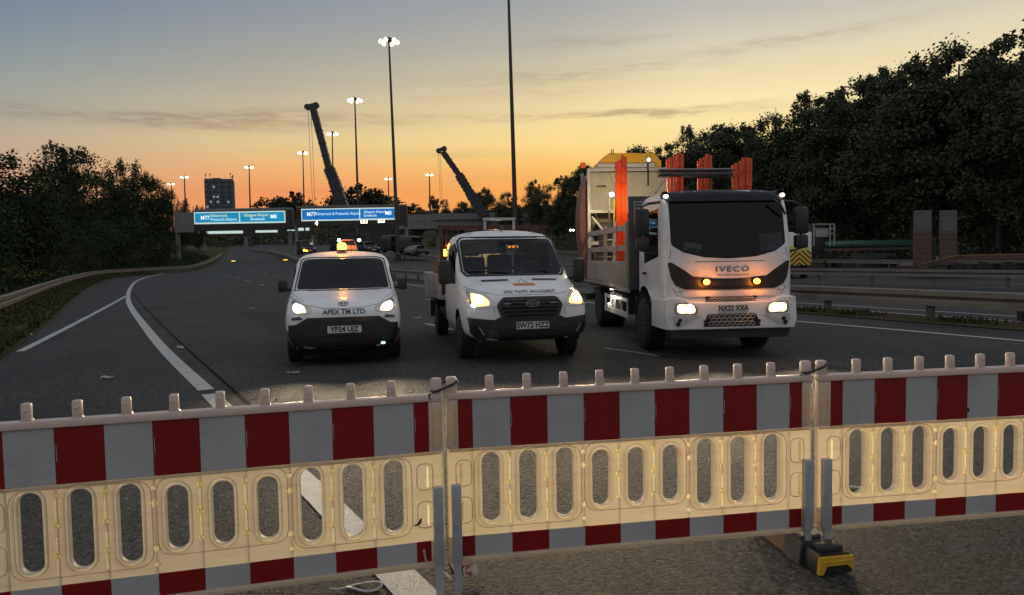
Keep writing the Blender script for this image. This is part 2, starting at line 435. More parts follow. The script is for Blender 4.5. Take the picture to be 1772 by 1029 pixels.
def tube(bm, pts, r, seg=8, closed=False, mi=0):
    pts = [Vector(p) for p in pts]; n = len(pts); rings = []
    rr = r if isinstance(r, (list, tuple)) else [r] * n
    prev = None
    for i, p in enumerate(pts):
        a = pts[i - 1] if i > 0 or closed else p; b = pts[(i + 1) % n] if i < n - 1 or closed else p
        t = (b - a).normalized()
        ref = prev if prev is not None else (Vector((0, 0, 1)) if abs(t.z) < .9 else Vector((1, 0, 0)))
        u = (ref - t * ref.dot(t)).normalized(); v = t.cross(u); prev = u
        rings.append([bm.verts.new(p + (u * math.cos(k) + v * math.sin(k)) * rr[i]) for k in (2 * math.pi * j / seg for j in range(seg))])
    m = n if closed else n - 1
    for i in range(m):
        A, Bq = rings[i], rings[(i + 1) % n]
        for j in range(seg):
            f = bm.faces.new((A[j], A[(j + 1) % seg], Bq[(j + 1) % seg], Bq[j])); f.material_index = mi
    if not closed:
        bm.faces.new(rings[0][::-1]).material_index = mi; bm.faces.new(rings[-1]).material_index = mi
def lathe_x(bm, prof, seg=28, c=(0, 0, 0), mi=0):
    "profile [(x, r)] spun round the x axis"
    rings = []
    for x, r in prof:
        rings.append([bm.verts.new((c[0] + x, c[1] + math.cos(a) * r, c[2] + math.sin(a) * r)) for a in (2 * math.pi * i / seg for i in range(seg))])
    for A, Bq in zip(rings, rings[1:]):
        for j in range(seg):
            bm.faces.new((A[j], A[(j + 1) % seg], Bq[(j + 1) % seg], Bq[j])).material_index = mi
    bm.faces.new(rings[0][::-1]).material_index = mi; bm.faces.new(rings[-1]).material_index = mi
def lathe_z(bm, prof, seg=20, c=(0, 0, 0), mi=0):
    rings = []
    for r, z in prof:
        rings.append([bm.verts.new((c[0] + math.cos(a) * r, c[1] + math.sin(a) * r, c[2] + z)) for a in (2 * math.pi * i / seg for i in range(seg))])
    for A, Bq in zip(rings, rings[1:]):
        for j in range(seg):
            bm.faces.new((A[j], A[(j + 1) % seg], Bq[(j + 1) % seg], Bq[j])).material_index = mi
    bm.faces.new(rings[0][::-1]).material_index = mi; bm.faces.new(rings[-1]).material_index = mi
def prism(bm, poly, axis, a, b, mi=0):
    "polygon drawn in the two other axes, extruded along axis from a to b"
    def P(p, d):
        if axis == 'x': return (d, p[0], p[1])
        if axis == 'y': return (p[0], d, p[1])
        return (p[0], p[1], d)
    A = [bm.verts.new(P(p, a)) for p in poly]; Bq = [bm.verts.new(P(p, b)) for p in poly]
    n = len(poly)
    bm.faces.new(A).material_index = mi; bm.faces.new(Bq[::-1]).material_index = mi
    for i in range(n): bm.faces.new((A[i], Bq[i], Bq[(i + 1) % n], A[(i + 1) % n])).material_index = mi
def join_box(c0, c1, wd, ht):
    "bar between two points with width and height"
    bm = bm_new(); bar(bm, c0, c1, wd, ht); return bm
def bar(bm, c0, c1, wd, ht, mi=0):
    c0, c1 = Vector(c0), Vector(c1); d = c1 - c0
    box(bm, (c0 + c1) / 2, (wd, d.length, ht), rot=d.to_track_quat('Y', 'Z').to_matrix(), mi=mi)
def text_bm(s, size, align='CENTER', space=1.0, bold=0.0, sx=1.0):
    cu = bpy.data.curves.new('text', 'FONT'); cu.body = s; cu.size = size
    cu.align_x = align; cu.align_y = 'CENTER'; cu.space_character = space; cu.offset = bold; cu.resolution_u = 3
    o = bpy.data.objects.new('text', cu); col.objects.link(o)
    dg = bpy.context.evaluated_depsgraph_get()
    me = bpy.data.meshes.new_from_object(o.evaluated_get(dg))
    bpy.data.objects.remove(o); bpy.data.curves.remove(cu)
    bm = bm_new(); bm.from_mesh(me); bpy.data.meshes.remove(me)
    for v in bm.verts: v.co.x *= sx
    return bm
def text_at(name, s, size, mx, m, parent, align='CENTER', bold=0.0, sx=1.0, thick=.0):
    "flat lettering: text x/y axes are carried by the matrix"
    bm = text_bm(s, size, align, 1.0, bold, sx)
    if thick:
        r = bmesh.ops.extrude_face_region(bm, geom=bm.faces[:])
        bmesh.ops.translate(bm, verts=[v for v in r['geom'] if isinstance(v, bmesh.types.BMVert)], vec=(0, 0, thick))
    bmesh.ops.transform(bm, matrix=mx, verts=bm.verts)
    return obj(name, bm, m, parent)
FRONT = Matrix(((1, 0, 0, 0), (0, 0, -1, 0), (0, 1, 0, 0), (0, 0, 0, 1)))      # text plane -> x,z plane facing -y
def front_at(x, y, z): return Matrix.Translation((x, y, z)) @ FRONT

# ---- lofted bodies and things laid onto them
def loft_mesh(stations, level=2):
    bm = bm_new(); rings = []
    for y, pts in stations:
        ring = [bm.verts.new((x, y, z)) for x, z in pts]
        ring += [bm.verts.new((-x, y, z)) for x, z in reversed(pts[:-1])]
        ring.append(bm.verts.new((0, y, pts[0][1])))
        rings.append(ring)
    n = len(rings[0])
    for A, Bq in zip(rings, rings[1:]):
        for j in range(n): bm.faces.new((A[j], A[(j + 1) % n], Bq[(j + 1) % n], Bq[j]))
    for rg, fl in ((rings[0], 1), (rings[-1], 0)):
        c = sum((v.co for v in rg), Vector()) / n
        cv_ = bm.verts.new(c)
        for j in range(n): bm.faces.new((rg[(j + 1) % n], rg[j], cv_) if fl else (rg[j], rg[(j + 1) % n], cv_))
    bmesh.ops.recalc_face_normals(bm, faces=bm.faces)
    me = bpy.data.meshes.new('loft'); bm.to_mesh(me); bm.free()
    o = bpy.data.objects.new('loft', me); col.objects.link(o)
    md = o.modifiers.new('s', 'SUBSURF'); md.levels = level; md.render_levels = level
    dg = bpy.context.evaluated_depsgraph_get()
    me2 = bpy.data.meshes.new_from_object(o.evaluated_get(dg))
    bpy.data.objects.remove(o); bpy.data.meshes.remove(me)
    bm = bm_new(); bm.from_mesh(me2); bpy.data.meshes.remove(me2)
    return bm
AX = {'y': (0, 2, 1), 'x': (1, 2, 0)}            # polygon axes and ray axis
def inside(p, poly):
    c = False; j = len(poly) - 1
    for i in range(len(poly)):
        if (poly[i][1] > p[1]) != (poly[j][1] > p[1]) and p[0] < (poly[j][0] - poly[i][0]) * (p[1] - poly[i][1]) / (poly[j][1] - poly[i][1]) + poly[i][0]: c = not c
        j = i
    return c
def cut_hole(bm, poly, axis, test):
    i0, i1, k = AX[axis]
    n = len(poly)
    for a in range(n):
        p, q = poly[a], poly[(a + 1) % n]
        co = [0, 0, 0]; co[i0], co[i1] = p
        no = [0, 0, 0]; no[i0], no[i1] = (q[1] - p[1]), -(q[0] - p[0])
        lo = (min(x for x, _ in poly) - .15, max(x for x, _ in poly) + .15, min(z for _, z in poly) - .15, max(z for _, z in poly) + .15)
        fs = [f for f in bm.faces if test(f) and lo[0] < f.calc_center_median()[i0] < lo[1] and lo[2] < f.calc_center_median()[i1] < lo[3]]
        ge = fs + list({e for f in fs for e in f.edges}) + list({v for f in fs for v in f.verts})
        bmesh.ops.bisect_plane(bm, geom=ge, plane_co=co, plane_no=no, dist=1e-5)
    dead = [f for f in bm.faces if test(f) and inside((f.calc_center_median()[i0], f.calc_center_median()[i1]), poly)]
    bmesh.ops.delete(bm, geom=dead, context='FACES')
def project(bm, bvh, axis, sign, off):
    "move every vertex along the ray axis onto the body, standing off from it"
    i0, i1, k = AX[axis]
    d = Vector((0, 0, 0)); d[k] = -sign
    for v in bm.verts:
        o = Vector(v.co); o[k] = sign * 30
        loc, nr, *_ = bvh.ray_cast(o, d)
        if loc is None:
            o2 = Vector(v.co); o2[k] = v.co[k]
            loc, nr, *_ = bvh.find_nearest(o2)
        v.co[k] = loc[k] + sign * off
def gridcut(bm, i0, i1, res):
    for i in (i0, i1):
        lo = min(v.co[i] for v in bm.verts); hi = max(v.co[i] for v in bm.verts)
        n = int((hi - lo) / res)
        for q in range(1, n + 1):
            co = [0, 0, 0]; co[i] = lo + (hi - lo) * q / (n + 1)
            no = [0, 0, 0]; no[i] = 1
            bmesh.ops.bisect_plane(bm, geom=bm.verts[:] + bm.edges[:] + bm.faces[:], plane_co=co, plane_no=no, dist=1e-6)
def patch(bvh, poly, axis='y', sign=-1, off=.01, res=.06, near=-1.0, deep=.03):
    i0, i1, k = AX[axis]
    bm = bm_new()
    vs = []
    for p in poly:
        c = [0, 0, 0]; c[i0], c[i1] = p; c[k] = near
        vs.append(bm.verts.new(c))
    f = bm.faces.new(vs)
    bmesh.ops.triangulate(bm, faces=[f])
    gridcut(bm, i0, i1, res)
    project(bm, bvh, axis, sign, off)
    ed = [e for e in bm.edges if len(e.link_faces) == 1]
    r = bmesh.ops.extrude_edge_only(bm, edges=ed)
    for v in [q for q in r['geom'] if isinstance(q, bmesh.types.BMVert)]: v.co[k] -= sign * (off + deep)
    bmesh.ops.recalc_face_normals(bm, faces=bm.faces)
    bm.normal_update()
    tot_ = sum(f.normal[k] * f.calc_area() for f in bm.faces)
    if tot_ * sign < 0: bmesh.ops.reverse_faces(bm, faces=bm.faces)
    return bm
class Patcher:
    def __init__(s, bvh, root): s.bvh = bvh; s.root = root
    def __call__(s, name, poly, m, axis='y', sign=-1, off=.01, res=.06, near=-1.0, parent=None, deep=.03):
        bm = patch(s.bvh, poly, axis, sign, off, res, near, deep)
        return obj(name, bm, m, parent or s.root, smooth='keep')
    def line(s, name, pts, m, r=.004, off=.0, near=-1.0, axis='y', sign=-1, closed=False):
        i0, i1, k = AX[axis]; b = bm_new()
        pp = list(pts) + ([pts[0]] if closed else [])
        for a, c in zip(pp, pp[1:]):
            n = max(1, int(math.hypot(c[0] - a[0], c[1] - a[1]) / .05))
            for q in range(n):
                co = [0, 0, 0]; co[i0] = a[0] + (c[0] - a[0]) * q / n; co[i1] = a[1] + (c[1] - a[1]) * q / n; co[k] = near; b.verts.new(co)
        if not closed:
            co = [0, 0, 0]; co[i0], co[i1] = pp[-1]; co[k] = near; b.verts.new(co)
        project(b, s.bvh, axis, sign, off); vv = [v.co.copy() for v in b.verts]; b.free()
        b = bm_new(); tube(b, vv, r, 5, closed=closed)
        return obj(name, b, m, s.root)
    def text(s, name, string, size, x, z, m, parent=None, off=.006, bold=0.0, sx=1.0, near=-1.0, space=1.0):
        bm = text_bm(string, size, space=space, bold=bold, sx=sx)
        bmesh.ops.transform(bm, matrix=front_at(x, near, z), verts=bm.verts)
        gridcut(bm, 0, 2, .05)
        project(bm, s.bvh, 'y', -1, off)
        return obj(name, bm, m, parent or s.root)
def mirror(poly): return [(-x, z) for x, z in reversed(poly)]
def rounded(poly, r, n=4):
    out = []; m = len(poly)
    for i in range(m):
        p0, p1, p2 = Vector(poly[i - 1]), Vector(poly[i]), Vector(poly[(i + 1) % m])
        a, b = (p0 - p1), (p2 - p1)
        rr = min(r, a.length * .45, b.length * .45)
        s0, s1 = p1 + a.normalized() * rr, p1 + b.normalized() * rr
        for k in range(n + 1):
            t = k / n
            q = s0 * (1 - t) ** 2 + p1 * 2 * t * (1 - t) + s1 * t * t
            out.append((q.x, q.y))
    return out
def circ(cx, cz, r, n=14, ry=None): return [(cx + r * math.cos(2 * math.pi * i / n), cz + (ry or r) * math.sin(2 * math.pi * i / n)) for i in range(n)]

def spot(name, parent, loc, target, power, color, size=80, blend=.7, r=.05):
    l = bpy.data.lights.new(name, 'SPOT'); l.energy = power; l.color = color; l.spot_size = R_(size); l.spot_blend = blend; l.shadow_soft_size = r
    o = bpy.data.objects.new(name, l); link(o, parent)
    o.location = loc
    o.rotation_euler = (Vector(target) - Vector(loc)).to_track_quat('-Z', 'Y').to_euler()
    return o
def point(name, parent, loc, power, color, r=.04):
    l = bpy.data.lights.new(name, 'POINT'); l.energy = power; l.color = color; l.shadow_soft_size = r
    o = bpy.data.objects.new(name, l); link(o, parent); o.location = loc
    return o

# ================================================================== the land and the road
def grid_sheet(name, ss, os_fn, zfn, m):
    "a sheet with one row of points per distance along the road"
    vs, fs = [], []; n = None
    for s in ss:
        row = os_fn(s); n = len(row)
        for o in row:
            x, y = xy(s, o); vs.append((x, y, zfn(s, o)))
    for i in range(len(ss) - 1):
        for j in range(n - 1):
            a = i * n + j; fs.append((a, a + 1, a + n + 1, a + n))
    me = bpy.data.meshes.new(name); me.from_pydata(vs, [], fs); me.materials.append(m)
    me.polygons.foreach_set('use_smooth', [True] * len(fs))
    return link(bpy.data.objects.new(name, me))
SS = [-60, -40, -25] + [-15 + 3 * i for i in range(78)] + [225 + 15 * i for i in range(20)] + [560, 700, 900, 1300, 2000, 3000]
def edge(s): return min(oe(s) + .9, -2.9 - .045 * max(0, min(s, 32) - 17) - .02 * max(0, min(s, 60) - 32)) if s < 80 else oe(s) + .9
def ground_row(s):
    e = edge(s)
    return [-2500, -900, -300, -120, -60, -30] + [e - 18, e - 12, e - 8, e - 5, e - 3, e - 1.5, e - .6, e + .1, e + .6] + \
        [e + .6 + (63 - e - .6) * k / 16 for k in range(1, 17)] + [64.5, 66, 69, 73, 78, 84, 92, 110, 160, 300, 900, 2500]
def ground_z(s, o):
    x, y = xy(s, o); z = gnd(x, y); e = edge(s)
    return z + .02 if o < e + .05 else (z - .12 if o < 61.5 else z - .02)
for i, s in enumerate(SS): pass
struct(grid_sheet('ground', SS, lambda s: sorted(ground_row(s)), ground_z, M['soil']))
def road_row(s):
    e = edge(s); return [e + (61.2 - e) * k / 30 for k in range(31)]
struct(grid_sheet('road', SS[:-4], road_row, gs, M['asph']))

def ribbon(pts, width, lift=.006):
    "painted strip that follows the road surface"
    bm = bm_new(); out = []
    P = [Vector((p[0], p[1], 0)) for p in pts]
    Q = [P[0]]
    for a, b in zip(P, P[1:]):
        n = max(1, int((b - a).length / 1.2))
        for k in range(1, n + 1): Q.append(a.lerp(b, k / n))
    for i, p in enumerate(Q):
        d = (Q[min(i + 1, len(Q) - 1)] - Q[max(i - 1, 0)]).normalized(); nn = Vector((d.y, -d.x, 0))
        r = []
        for sgn in (-.5, .5):
            q = p + nn * sgn * width; r.append(bm.verts.new((q.x, q.y, gs(*so(q.x, q.y)) + lift)))
        out.append(r)
    for a, b in zip(out, out[1:]): bm.faces.new((a[0], a[1], b[1], b[0]))
    return bm
def smooth_pts(P, it=2):
    for _ in range(it):
        Q = [P[0]]
        for a, b in zip(P, P[1:]): Q += [a * .75 + b * .25, a * .25 + b * .75]
        P = Q + [P[-1]]
    return P
def mark(name, px, width, lift=.006, m='line', sm_=2): return struct(obj(name, ribbon(smooth_pts([hit(*p) for p in px], sm_), width, lift), M[m]))
# left edge line, broken by a joint in front of the barrier; slip line; right edge lines
mark('road_marking', [(330, 468), (300, 470.5), (280, 474), (258, 478), (243, 483), (232, 489), (226, 497), (222, 506), (221, 520), (230, 538), (247, 560), (272, 592), (300, 622), (357, 675)], .2)
mark('road_marking', [(363, 682), (420, 738), (480, 792), (545, 850), (610, 918), (660, 968), (704, 1012), (760, 1070)], .2, sm_=1)
mark('road_marking', [(35, 608), (130, 560), (218, 512)], .15)
mark('road_marking', [(1900, 601), (1772, 590), (1580, 573), (1380, 556), (1200, 540), (1000, 521.5), (800, 503), (690, 490), (600, 474), (540, 462)], .15)
for o0 in (17.45, 18.75):
    struct(obj('road_marking', ribbon([xy(s, o0) for s in range(-10, 90, 4)], .12), M['line']))
for o0, nm in ((6.0, 0), (9.7, 2)):
    for k in range(0, 9):
        s0 = 16 + nm + k * 9
        struct(obj('road_marking', ribbon([xy(s0, o0), xy(s0 + 2, o0)], .10), M['line']))
for o0 in (24.3, 36.5, 40.2, 44.0, 54):
    for k in range(0, 10): struct(obj('road_marking', ribbon([xy(12 + k * 9, o0), xy(14.5 + k * 9, o0)], .10), M['line']))
mark('road_seam', [(228, 505), (262, 545), (330, 610), (423, 692), (520, 780)], .05, .004, 'seam')
mark('road_seam', [(1040, 600), (1150, 616), (1300, 636)], .05, .004, 'seam')
mark('road_marking', [(1045, 602), (1090, 608), (1140, 616)], .05, .006)
def patch_quad(name, s0, s1, o0, o1):
    bm = bm_new(); n = 6; rows = []
    for i in range(n + 1):
        s = s0 + (s1 - s0) * i / n; rows.append([bm.verts.new((*xy(s, o), gs(s, o) + .003)) for o in (o0, o1)])
    for a, b in zip(rows, rows[1:]): bm.faces.new((a[0], a[1], b[1], b[0]))
    return struct(obj(name, bm, M['patch']))
patch_quad('road_patch', 17, 26, 2.2, 4.1); patch_quad('road_patch', 30, 47, 6.3, 9.3); patch_quad('road_patch', 5.2, 9.3, 5.4, 8.8)
struct(obj('verge_strip', ribbon([xy(s, edge(s) - .02) for s in range(4, 84, 2)], .5, .012), M['soil']))
# median strip of worn earth under the near guard rail
struct(obj('median_strip', ribbon([xy(s, 16.3) for s in range(-14, 100, 3)], 1.7, .02), M['soil']))

# ------------------------------------------------------------------ guard rails
def bank_leaf(r):
    px = r.uniform(300, 760); Y = r.uniform(240, 300)
    q = at(px, 430, Y); g_ = gnd(q.x, Y); tz_ = at(px, 392 + 14 * math.sin(px * .021) + 8 * math.sin(px * .06 + 1), Y).z
    return Vector((q.x, Y, g_ + max(1.0, tz_ - g_) * r.random() ** .8))
def guard_rail(name, label, base, group, m_beam, m_post, h=.75, beam_h=.30, depth=.2, step=2.4, postw=.10, double=False):
    t = thing(name, label, 'guard rail', base[0], 0, group)
    o0 = Vector(base[0])
    bm = bm_new(); secs = []
    for i, p in enumerate(base):
        d = (Vector(base[min(i + 1, len(base) - 1)]) - Vector(base[max(i - 1, 0)])); d.z = 0; d.normalize()
        nn = Vector((d.y, -d.x, 0)); q = Vector(p) - o0
        prof = [(-.5, h), (.5, h), (.5, h - beam_h * .33), (.25, h - beam_h * .5), (.5, h - beam_h * .67), (.5, h - beam_h), (-.5, h - beam_h), (-.5, h - beam_h * .67), (-.25, h - beam_h * .5), (-.5, h - beam_h * .33)]
        secs.append([bm.verts.new(q + nn * a * depth + Vector((0, 0, b))) for a, b in prof])
    for A, Bq in zip(secs, secs[1:]):
        n = len(A)
        for j in range(n): bm.faces.new((A[j], A[(j + 1) % n], Bq[(j + 1) % n], Bq[j]))
    obj('beam', bm, m_beam, t, smooth=True, angle=25)
    acc, nxt, k, proto = 0, .6, 0, None
    for a, b in zip(base, base[1:]):
        a, b = Vector(a), Vector(b); L = (b - a).length
        while nxt <= acc + L and k < 90:
            p = a.lerp(b, (nxt - acc) / L) - o0
            if proto is None:
                bp = bm_new(); box(bp, (0, 0, (h - .06) / 2 - .15), (postw, postw * .7, h - .06 + .3), bevel=.008)
                proto = obj('post', bp, m_post, t); q = proto
            else:
                q = proto.copy(); col.objects.link(q); q.parent = t
            q.location = p; q.rotation_euler = (0, 0, math.atan2(b.y - a.y, b.x - a.x))
            nxt += step; k += 1
        acc += L
    return t
def line_on(os_, s0, s1, st=3.0):
    P = []; s = s0
    while s <= s1:
        x, y = xy(s, os_); P.append(Vector((x, y, gs(s, os_)))); s += st
    return P
def hits(px, h): return [hit(p[0], p[1], h) for p in px]
GR = 'steel guard rails along the carriageways'
lb = [Vector((-3.6 * NX + -10 * DX, -3.6 * NY + -10 * DY, 0)), Vector((*xy(8, -3.75), 0))] + hits([(0, 514.5), (58, 495), (117, 478), (163, 468)], .75)
lb += [hit(233, 464, .75)] + [Vector((*xy(s, oe(s) + .5), gs(s, oe(s) + .5))) for s in (94, 100, 110, 122, 135, 151, 180)]
guard_rail('guard_rail', 'weathered guard rail curving along the grass verge under the trees on the left', smooth_pts(lb, 2), GR, M['railtimber'], M['railpost'], beam_h=.31, step=1.6)
m1 = line_on(16.4, -16, 84) + [hit(x, y) for x, y in ((517, 456), (492, 446), (466, 438), (430, 433.5))]
guard_rail('guard_rail', 'low guard rail on stout posts just beyond the white edge line, nearest the parked truck', m1, GR, M['rail'], M['railpost'], h=.70, beam_h=.36, depth=.3, step=3.0, postw=.16)
guard_rail('guard_rail', 'long guard rail between the far white lines and the red and grey trailer ramps', line_on(31.0, 2, 112), GR, M['rail'], M['railpost'], h=.78, beam_h=.32, depth=.3, step=3.2, postw=.12)
guard_rail('guard_rail', 'farthest guard rail, in front of the trailer loaded with green pipes', line_on(57.5, 28, 110), GR, M['rail'], M['railpost'], h=.8, beam_h=.34, depth=.2, step=3.2, postw=.12)

# ------------------------------------------------------------------ trees
rng = random.Random(11)
def crown_mesh(name, Ht, Wd, nclump, leaves, leaf, seed, low=.10, m='leaf', shoots=10):
    r = random.Random(seed); vs, fs = [], []
    cl = []
    lobes = [(0, 0, .55 * Ht, Wd * .40, .42 * Ht)]
    for k in range(7):
        a = r.random() * 6.28; q = r.uniform(.18, .34) * Wd
        lobes.append((math.cos(a) * q, math.sin(a) * q, r.uniform(.22, .80) * Ht, r.uniform(.16, .27) * Wd, r.uniform(.12, .2) * Ht))
    for _ in range(nclump):
        L = r.choice(lobes) if r.random() < .75 else lobes[0]
        while True:
            d = Vector((r.gauss(0, 1), r.gauss(0, 1), r.gauss(0, 1)))
            if d.length > .01: break
        d.normalize(); q = r.uniform(.62, 1.06)
        z = L[2] + d.z * L[4] * q
        if z < low * Ht: z = low * Ht + r.random() * .15 * Ht
        cl.append((L[0] + d.x * L[3] * q, L[1] + d.y * L[3] * q, z, r.uniform(.045, .085) * Wd + .25))
    for _ in range(shoots):
        a = r.random() * 6.28; q = r.uniform(0, .26) * Wd
        z0 = Ht * r.uniform(.86, .97); n = r.randint(2, 3)
        for k in range(n): cl.append((math.cos(a) * q, math.sin(a) * q, z0 + k * .42, .42 - .09 * k))
    for cx, cy, cz, cr in cl:
        nl = int(leaves * (cr / .8) ** 1.5) + 6
        for _ in range(nl):
            d = Vector((r.gauss(0, 1), r.gauss(0, 1), r.gauss(0, .75)))
            p = Vector((cx, cy, cz)) + d * cr * .58
            u = Vector((r.gauss(0, 1), r.gauss(0, 1), r.gauss(0, .8))).normalized()
            v = u.cross(Vector((r.gauss(0, 1), r.gauss(0, 1), r.gauss(0, 1)))).normalized()
            sz = leaf * r.uniform(.55, 1.25); i = len(vs)
            vs += [p - u * sz * .5, p + v * sz * .28, p + u * sz * .5, p - v * sz * .28]; fs.append((i, i + 1, i + 2, i + 3))
    me = bpy.data.meshes.new(name); me.from_pydata(vs, [], fs); me.materials.append(M[m])
    return me
def trunk_mesh(name, Ht, Wd, seed):
    r = random.Random(seed); bm = bm_new()
    tube(bm, [(0, 0, -.8), (.05, 0, Ht * .2), (-.08, .06, Ht * .45), (.06, 0, Ht * .72), (0, 0, Ht * .9)], [.028 * Ht * .7, .02 * Ht * .7, .014 * Ht * .7, .008 * Ht, .003 * Ht], 8)
    for k in range(9):
        a = r.random() * 6.28; z = Ht * r.uniform(.2, .65); q = Wd * r.uniform(.25, .42)
        tube(bm, [(0, 0, z), (math.cos(a) * q * .5, math.sin(a) * q * .5, z + q * .35), (math.cos(a) * q, math.sin(a) * q, z + q * .9)], [.008 * Ht, .005 * Ht, .002 * Ht], 6)
    me = bpy.data.meshes.new(name); bm.to_mesh(me); bm.free(); me.materials.append(M['bark'])
    return me
BIG = [(crown_mesh('crown', 17, 9.5, 190, 150, .36, 20 + k, .05, 'leaf', 7), trunk_mesh('trunk', 17, 9.5, 40 + k), 17.0) for k in range(5)]
SMALL = [(crown_mesh('crown', 9, 8, 170, 70, .26, 60 + k, .04, 'leaf2', 16), trunk_mesh('trunk', 9, 8, 80 + k), 9.0) for k in range(4)]
SKY_ = [(crown_mesh('crown', 12, 13, 75, 34, .75, 90 + k, .30, 'leaf3', 3), trunk_mesh('trunk', 12, 13, 95 + k), 12.0) for k in range(3)]
def tree(protos, loc, height, label, group, k, wide=1.0, name='broadleaf_tree'):
    cm, tm, Hh = protos[k % len(protos)]
    t = thing(name, label, 'tree', loc, rng.random() * 6.28, group)
    s = height / Hh
    for nm, me in (('trunk', tm), ('crown', cm)):
        o = bpy.data.objects.new(nm, me); link(o, t); o.scale = (s * wide, s * wide, s)
    return t
RG = 'trees on the wooded bank beyond the far carriageway'
# (picture column, picture row of the top, distance along the view) for the front rank of the right-hand wood
rt = [(1905, 20, 56, 'outermost tree of the wooded bank, its crown leaving the frame at the right edge'),
      (1815, 36, 63, 'tall dark tree at the right edge, above the end of the low trailer'),
      (1735, 62, 66, 'tall dark tree behind the right-hand trailer ramp, second crown from the right edge'),
      (1660, 82, 70, 'dark tree standing behind the pair of upright trailer ramps'),
      (1585, 98, 74, 'dark tree with a ragged top just left of the upright ramps'),
      (1520, 118, 79, 'dark tree above the middle of the green pipe load'),
      (1455, 148, 84, 'dark tree with thin upright shoots above the lorry cab with green pipes'),
      (1400, 165, 90, 'dark tree right of the big white truck, above its far mirror'),
      (1342, 196, 96, 'dark tree behind the right edge of the white truck cab'),
      (1290, 222, 101, 'dark tree behind the rightmost orange board bundle'),
      (1243, 207, 107, 'bushy tree rising above the roof light bar of the big truck'),
      (1195, 224, 112, 'dark tree behind the middle orange board bundle'),
      (1150, 246, 118, 'dark tree just right of the yellow top of the crash cushion'),
      (1105, 262, 124, 'dark tree hidden behind the crash cushion on the truck'),
      (1060, 272, 131, 'dark tree left of the yellow top of the crash cushion'),
      (1010, 287, 138, 'dark tree at the left rear corner of the big truck'),
      (965, 302, 147, 'dark tree between the near lamp mast and the big truck'),
      (925, 318, 156, 'dark tree just right of the near unlit lamp mast'),
      (880, 330, 166, 'dark tree behind the near unlit lamp mast'),
      (838, 332, 178, 'dark tree behind the foot of the farther crane jib'),
      (800, 343, 192, 'low dark tree left of the farther crane jib'),
      (765, 352, 208, 'low dark tree above the flatbed pickup load, left of the far crane'),
      (728, 357, 225, 'farthest low tree of the wooded bank, beside the right end of the sign gantry')]
def top_tree(protos, px, py, Y, label, group, k, wide=1.0, name='broadleaf_tree', gz=None):
    p = at(px, py, Y); z0 = gnd(p.x, p.y) if gz is None else gz
    return tree(protos, (p.x, p.y, z0 - .1), max(3, p.z - z0), label, group, k, wide, name)
for k, (px, py, Y, lab) in enumerate(rt): top_tree(BIG, px, py + (-7 if k % 2 else 3), Y + (4 if k % 2 else 0), lab, RG, k, 1.05 + .15 * math.sin(k * 2.1))
for k in range(22):                                      # second rank, seen only as the dark depth between the front crowns
    px = 1880 - k * 53; q = lerp([(700, 362), (860, 340), (1000, 300), (1130, 264), (1250, 226), (1310, 232), (1430, 168), (1560, 118), (1772, 66), (1900, 40)], px)
    Y = lerp([(700, 255), (1000, 152), (1300, 110), (1600, 84), (1900, 68)], px) + 10
    top_tree(BIG, px, q + 40, Y, 'dark tree of the second rank, behind the front crowns of the wooded bank', 'second rank of trees on the wooded bank', k + 2, 1.9)
LG = 'trees on the verge left of the road'
lt = [(-120, 250, 46, 'tree beyond the left edge of the picture, only its outer leaves showing'),
      (-25, 268, 54, 'leftmost dark tree, cut by the left edge of the picture'),
      (45, 340, 58, 'lower bushy tree at the left edge in front of the tall verge trees'),
      (108, 252, 92, 'tallest verge tree on the left, with a broad domed crown against the sky'),
      (165, 298, 112, 'dark tree on the right shoulder of the tallest verge tree'),
      (212, 280, 128, 'second highest verge tree on the left, with a pointed top'),
      (252, 300, 132, 'verge tree with loose shoots, left of the lamp masts by the tower'),
      (288, 326, 140, 'smaller verge tree leaning out above the left leg of the gantry'),
      (318, 347, 165, 'low verge tree just left of the tower block'),
      (342, 356, 190, 'last low verge tree, touching the left edge of the tower block'),
      (95, 372, 78, 'low leafy tree in front of the tallest verge tree'),
      (160, 375, 100, 'low tree at the foot of the verge trees, left of the round speed sign'),
      (225, 378, 118, 'low tree beside the round speed sign on the gantry leg')]
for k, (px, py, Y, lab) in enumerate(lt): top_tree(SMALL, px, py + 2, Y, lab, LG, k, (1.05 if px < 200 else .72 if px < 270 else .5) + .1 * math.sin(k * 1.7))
BUSH = [(crown_mesh('crown', 4.5, 5.5, 110, 60, .20, 160 + k, .0, 'leaf2', 10), trunk_mesh('trunk', 4.5, 5, 180 + k), 4.5) for k in range(3)]
BG = 'bushes between the left guard rail and the verge trees'
for k in range(13):                                      # a band of bushes climbing the bank behind the left rail
    s = 27 + k * 6.3; o = oe(s) - 3.6 - 2.2 * ((k * 7) % 3) / 2; x, y = xy(s, o)
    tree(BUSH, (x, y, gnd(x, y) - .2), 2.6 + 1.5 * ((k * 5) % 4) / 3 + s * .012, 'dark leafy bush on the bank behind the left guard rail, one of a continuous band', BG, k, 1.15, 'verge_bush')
for k in range(16):                                      # back rank of the verge wood
    px = -60 + k * 25; Y = lerp([(-60, 62), (110, 112), (220, 150), (340, 215)], px)
    q = lerp([(-60, 285), (20, 300), (60, 300), (110, 275), (170, 312), (215, 300), (262, 322), (300, 345), (345, 362)], px)
    top_tree(SMALL, px, q + 36, Y, 'dark tree of the back rank, filling gaps between the taller verge trees on the left', 'back rank of the left verge trees', k + 1, 1.0 if px < 230 else .6)
HG = 'small trees on the skyline behind the gantries'
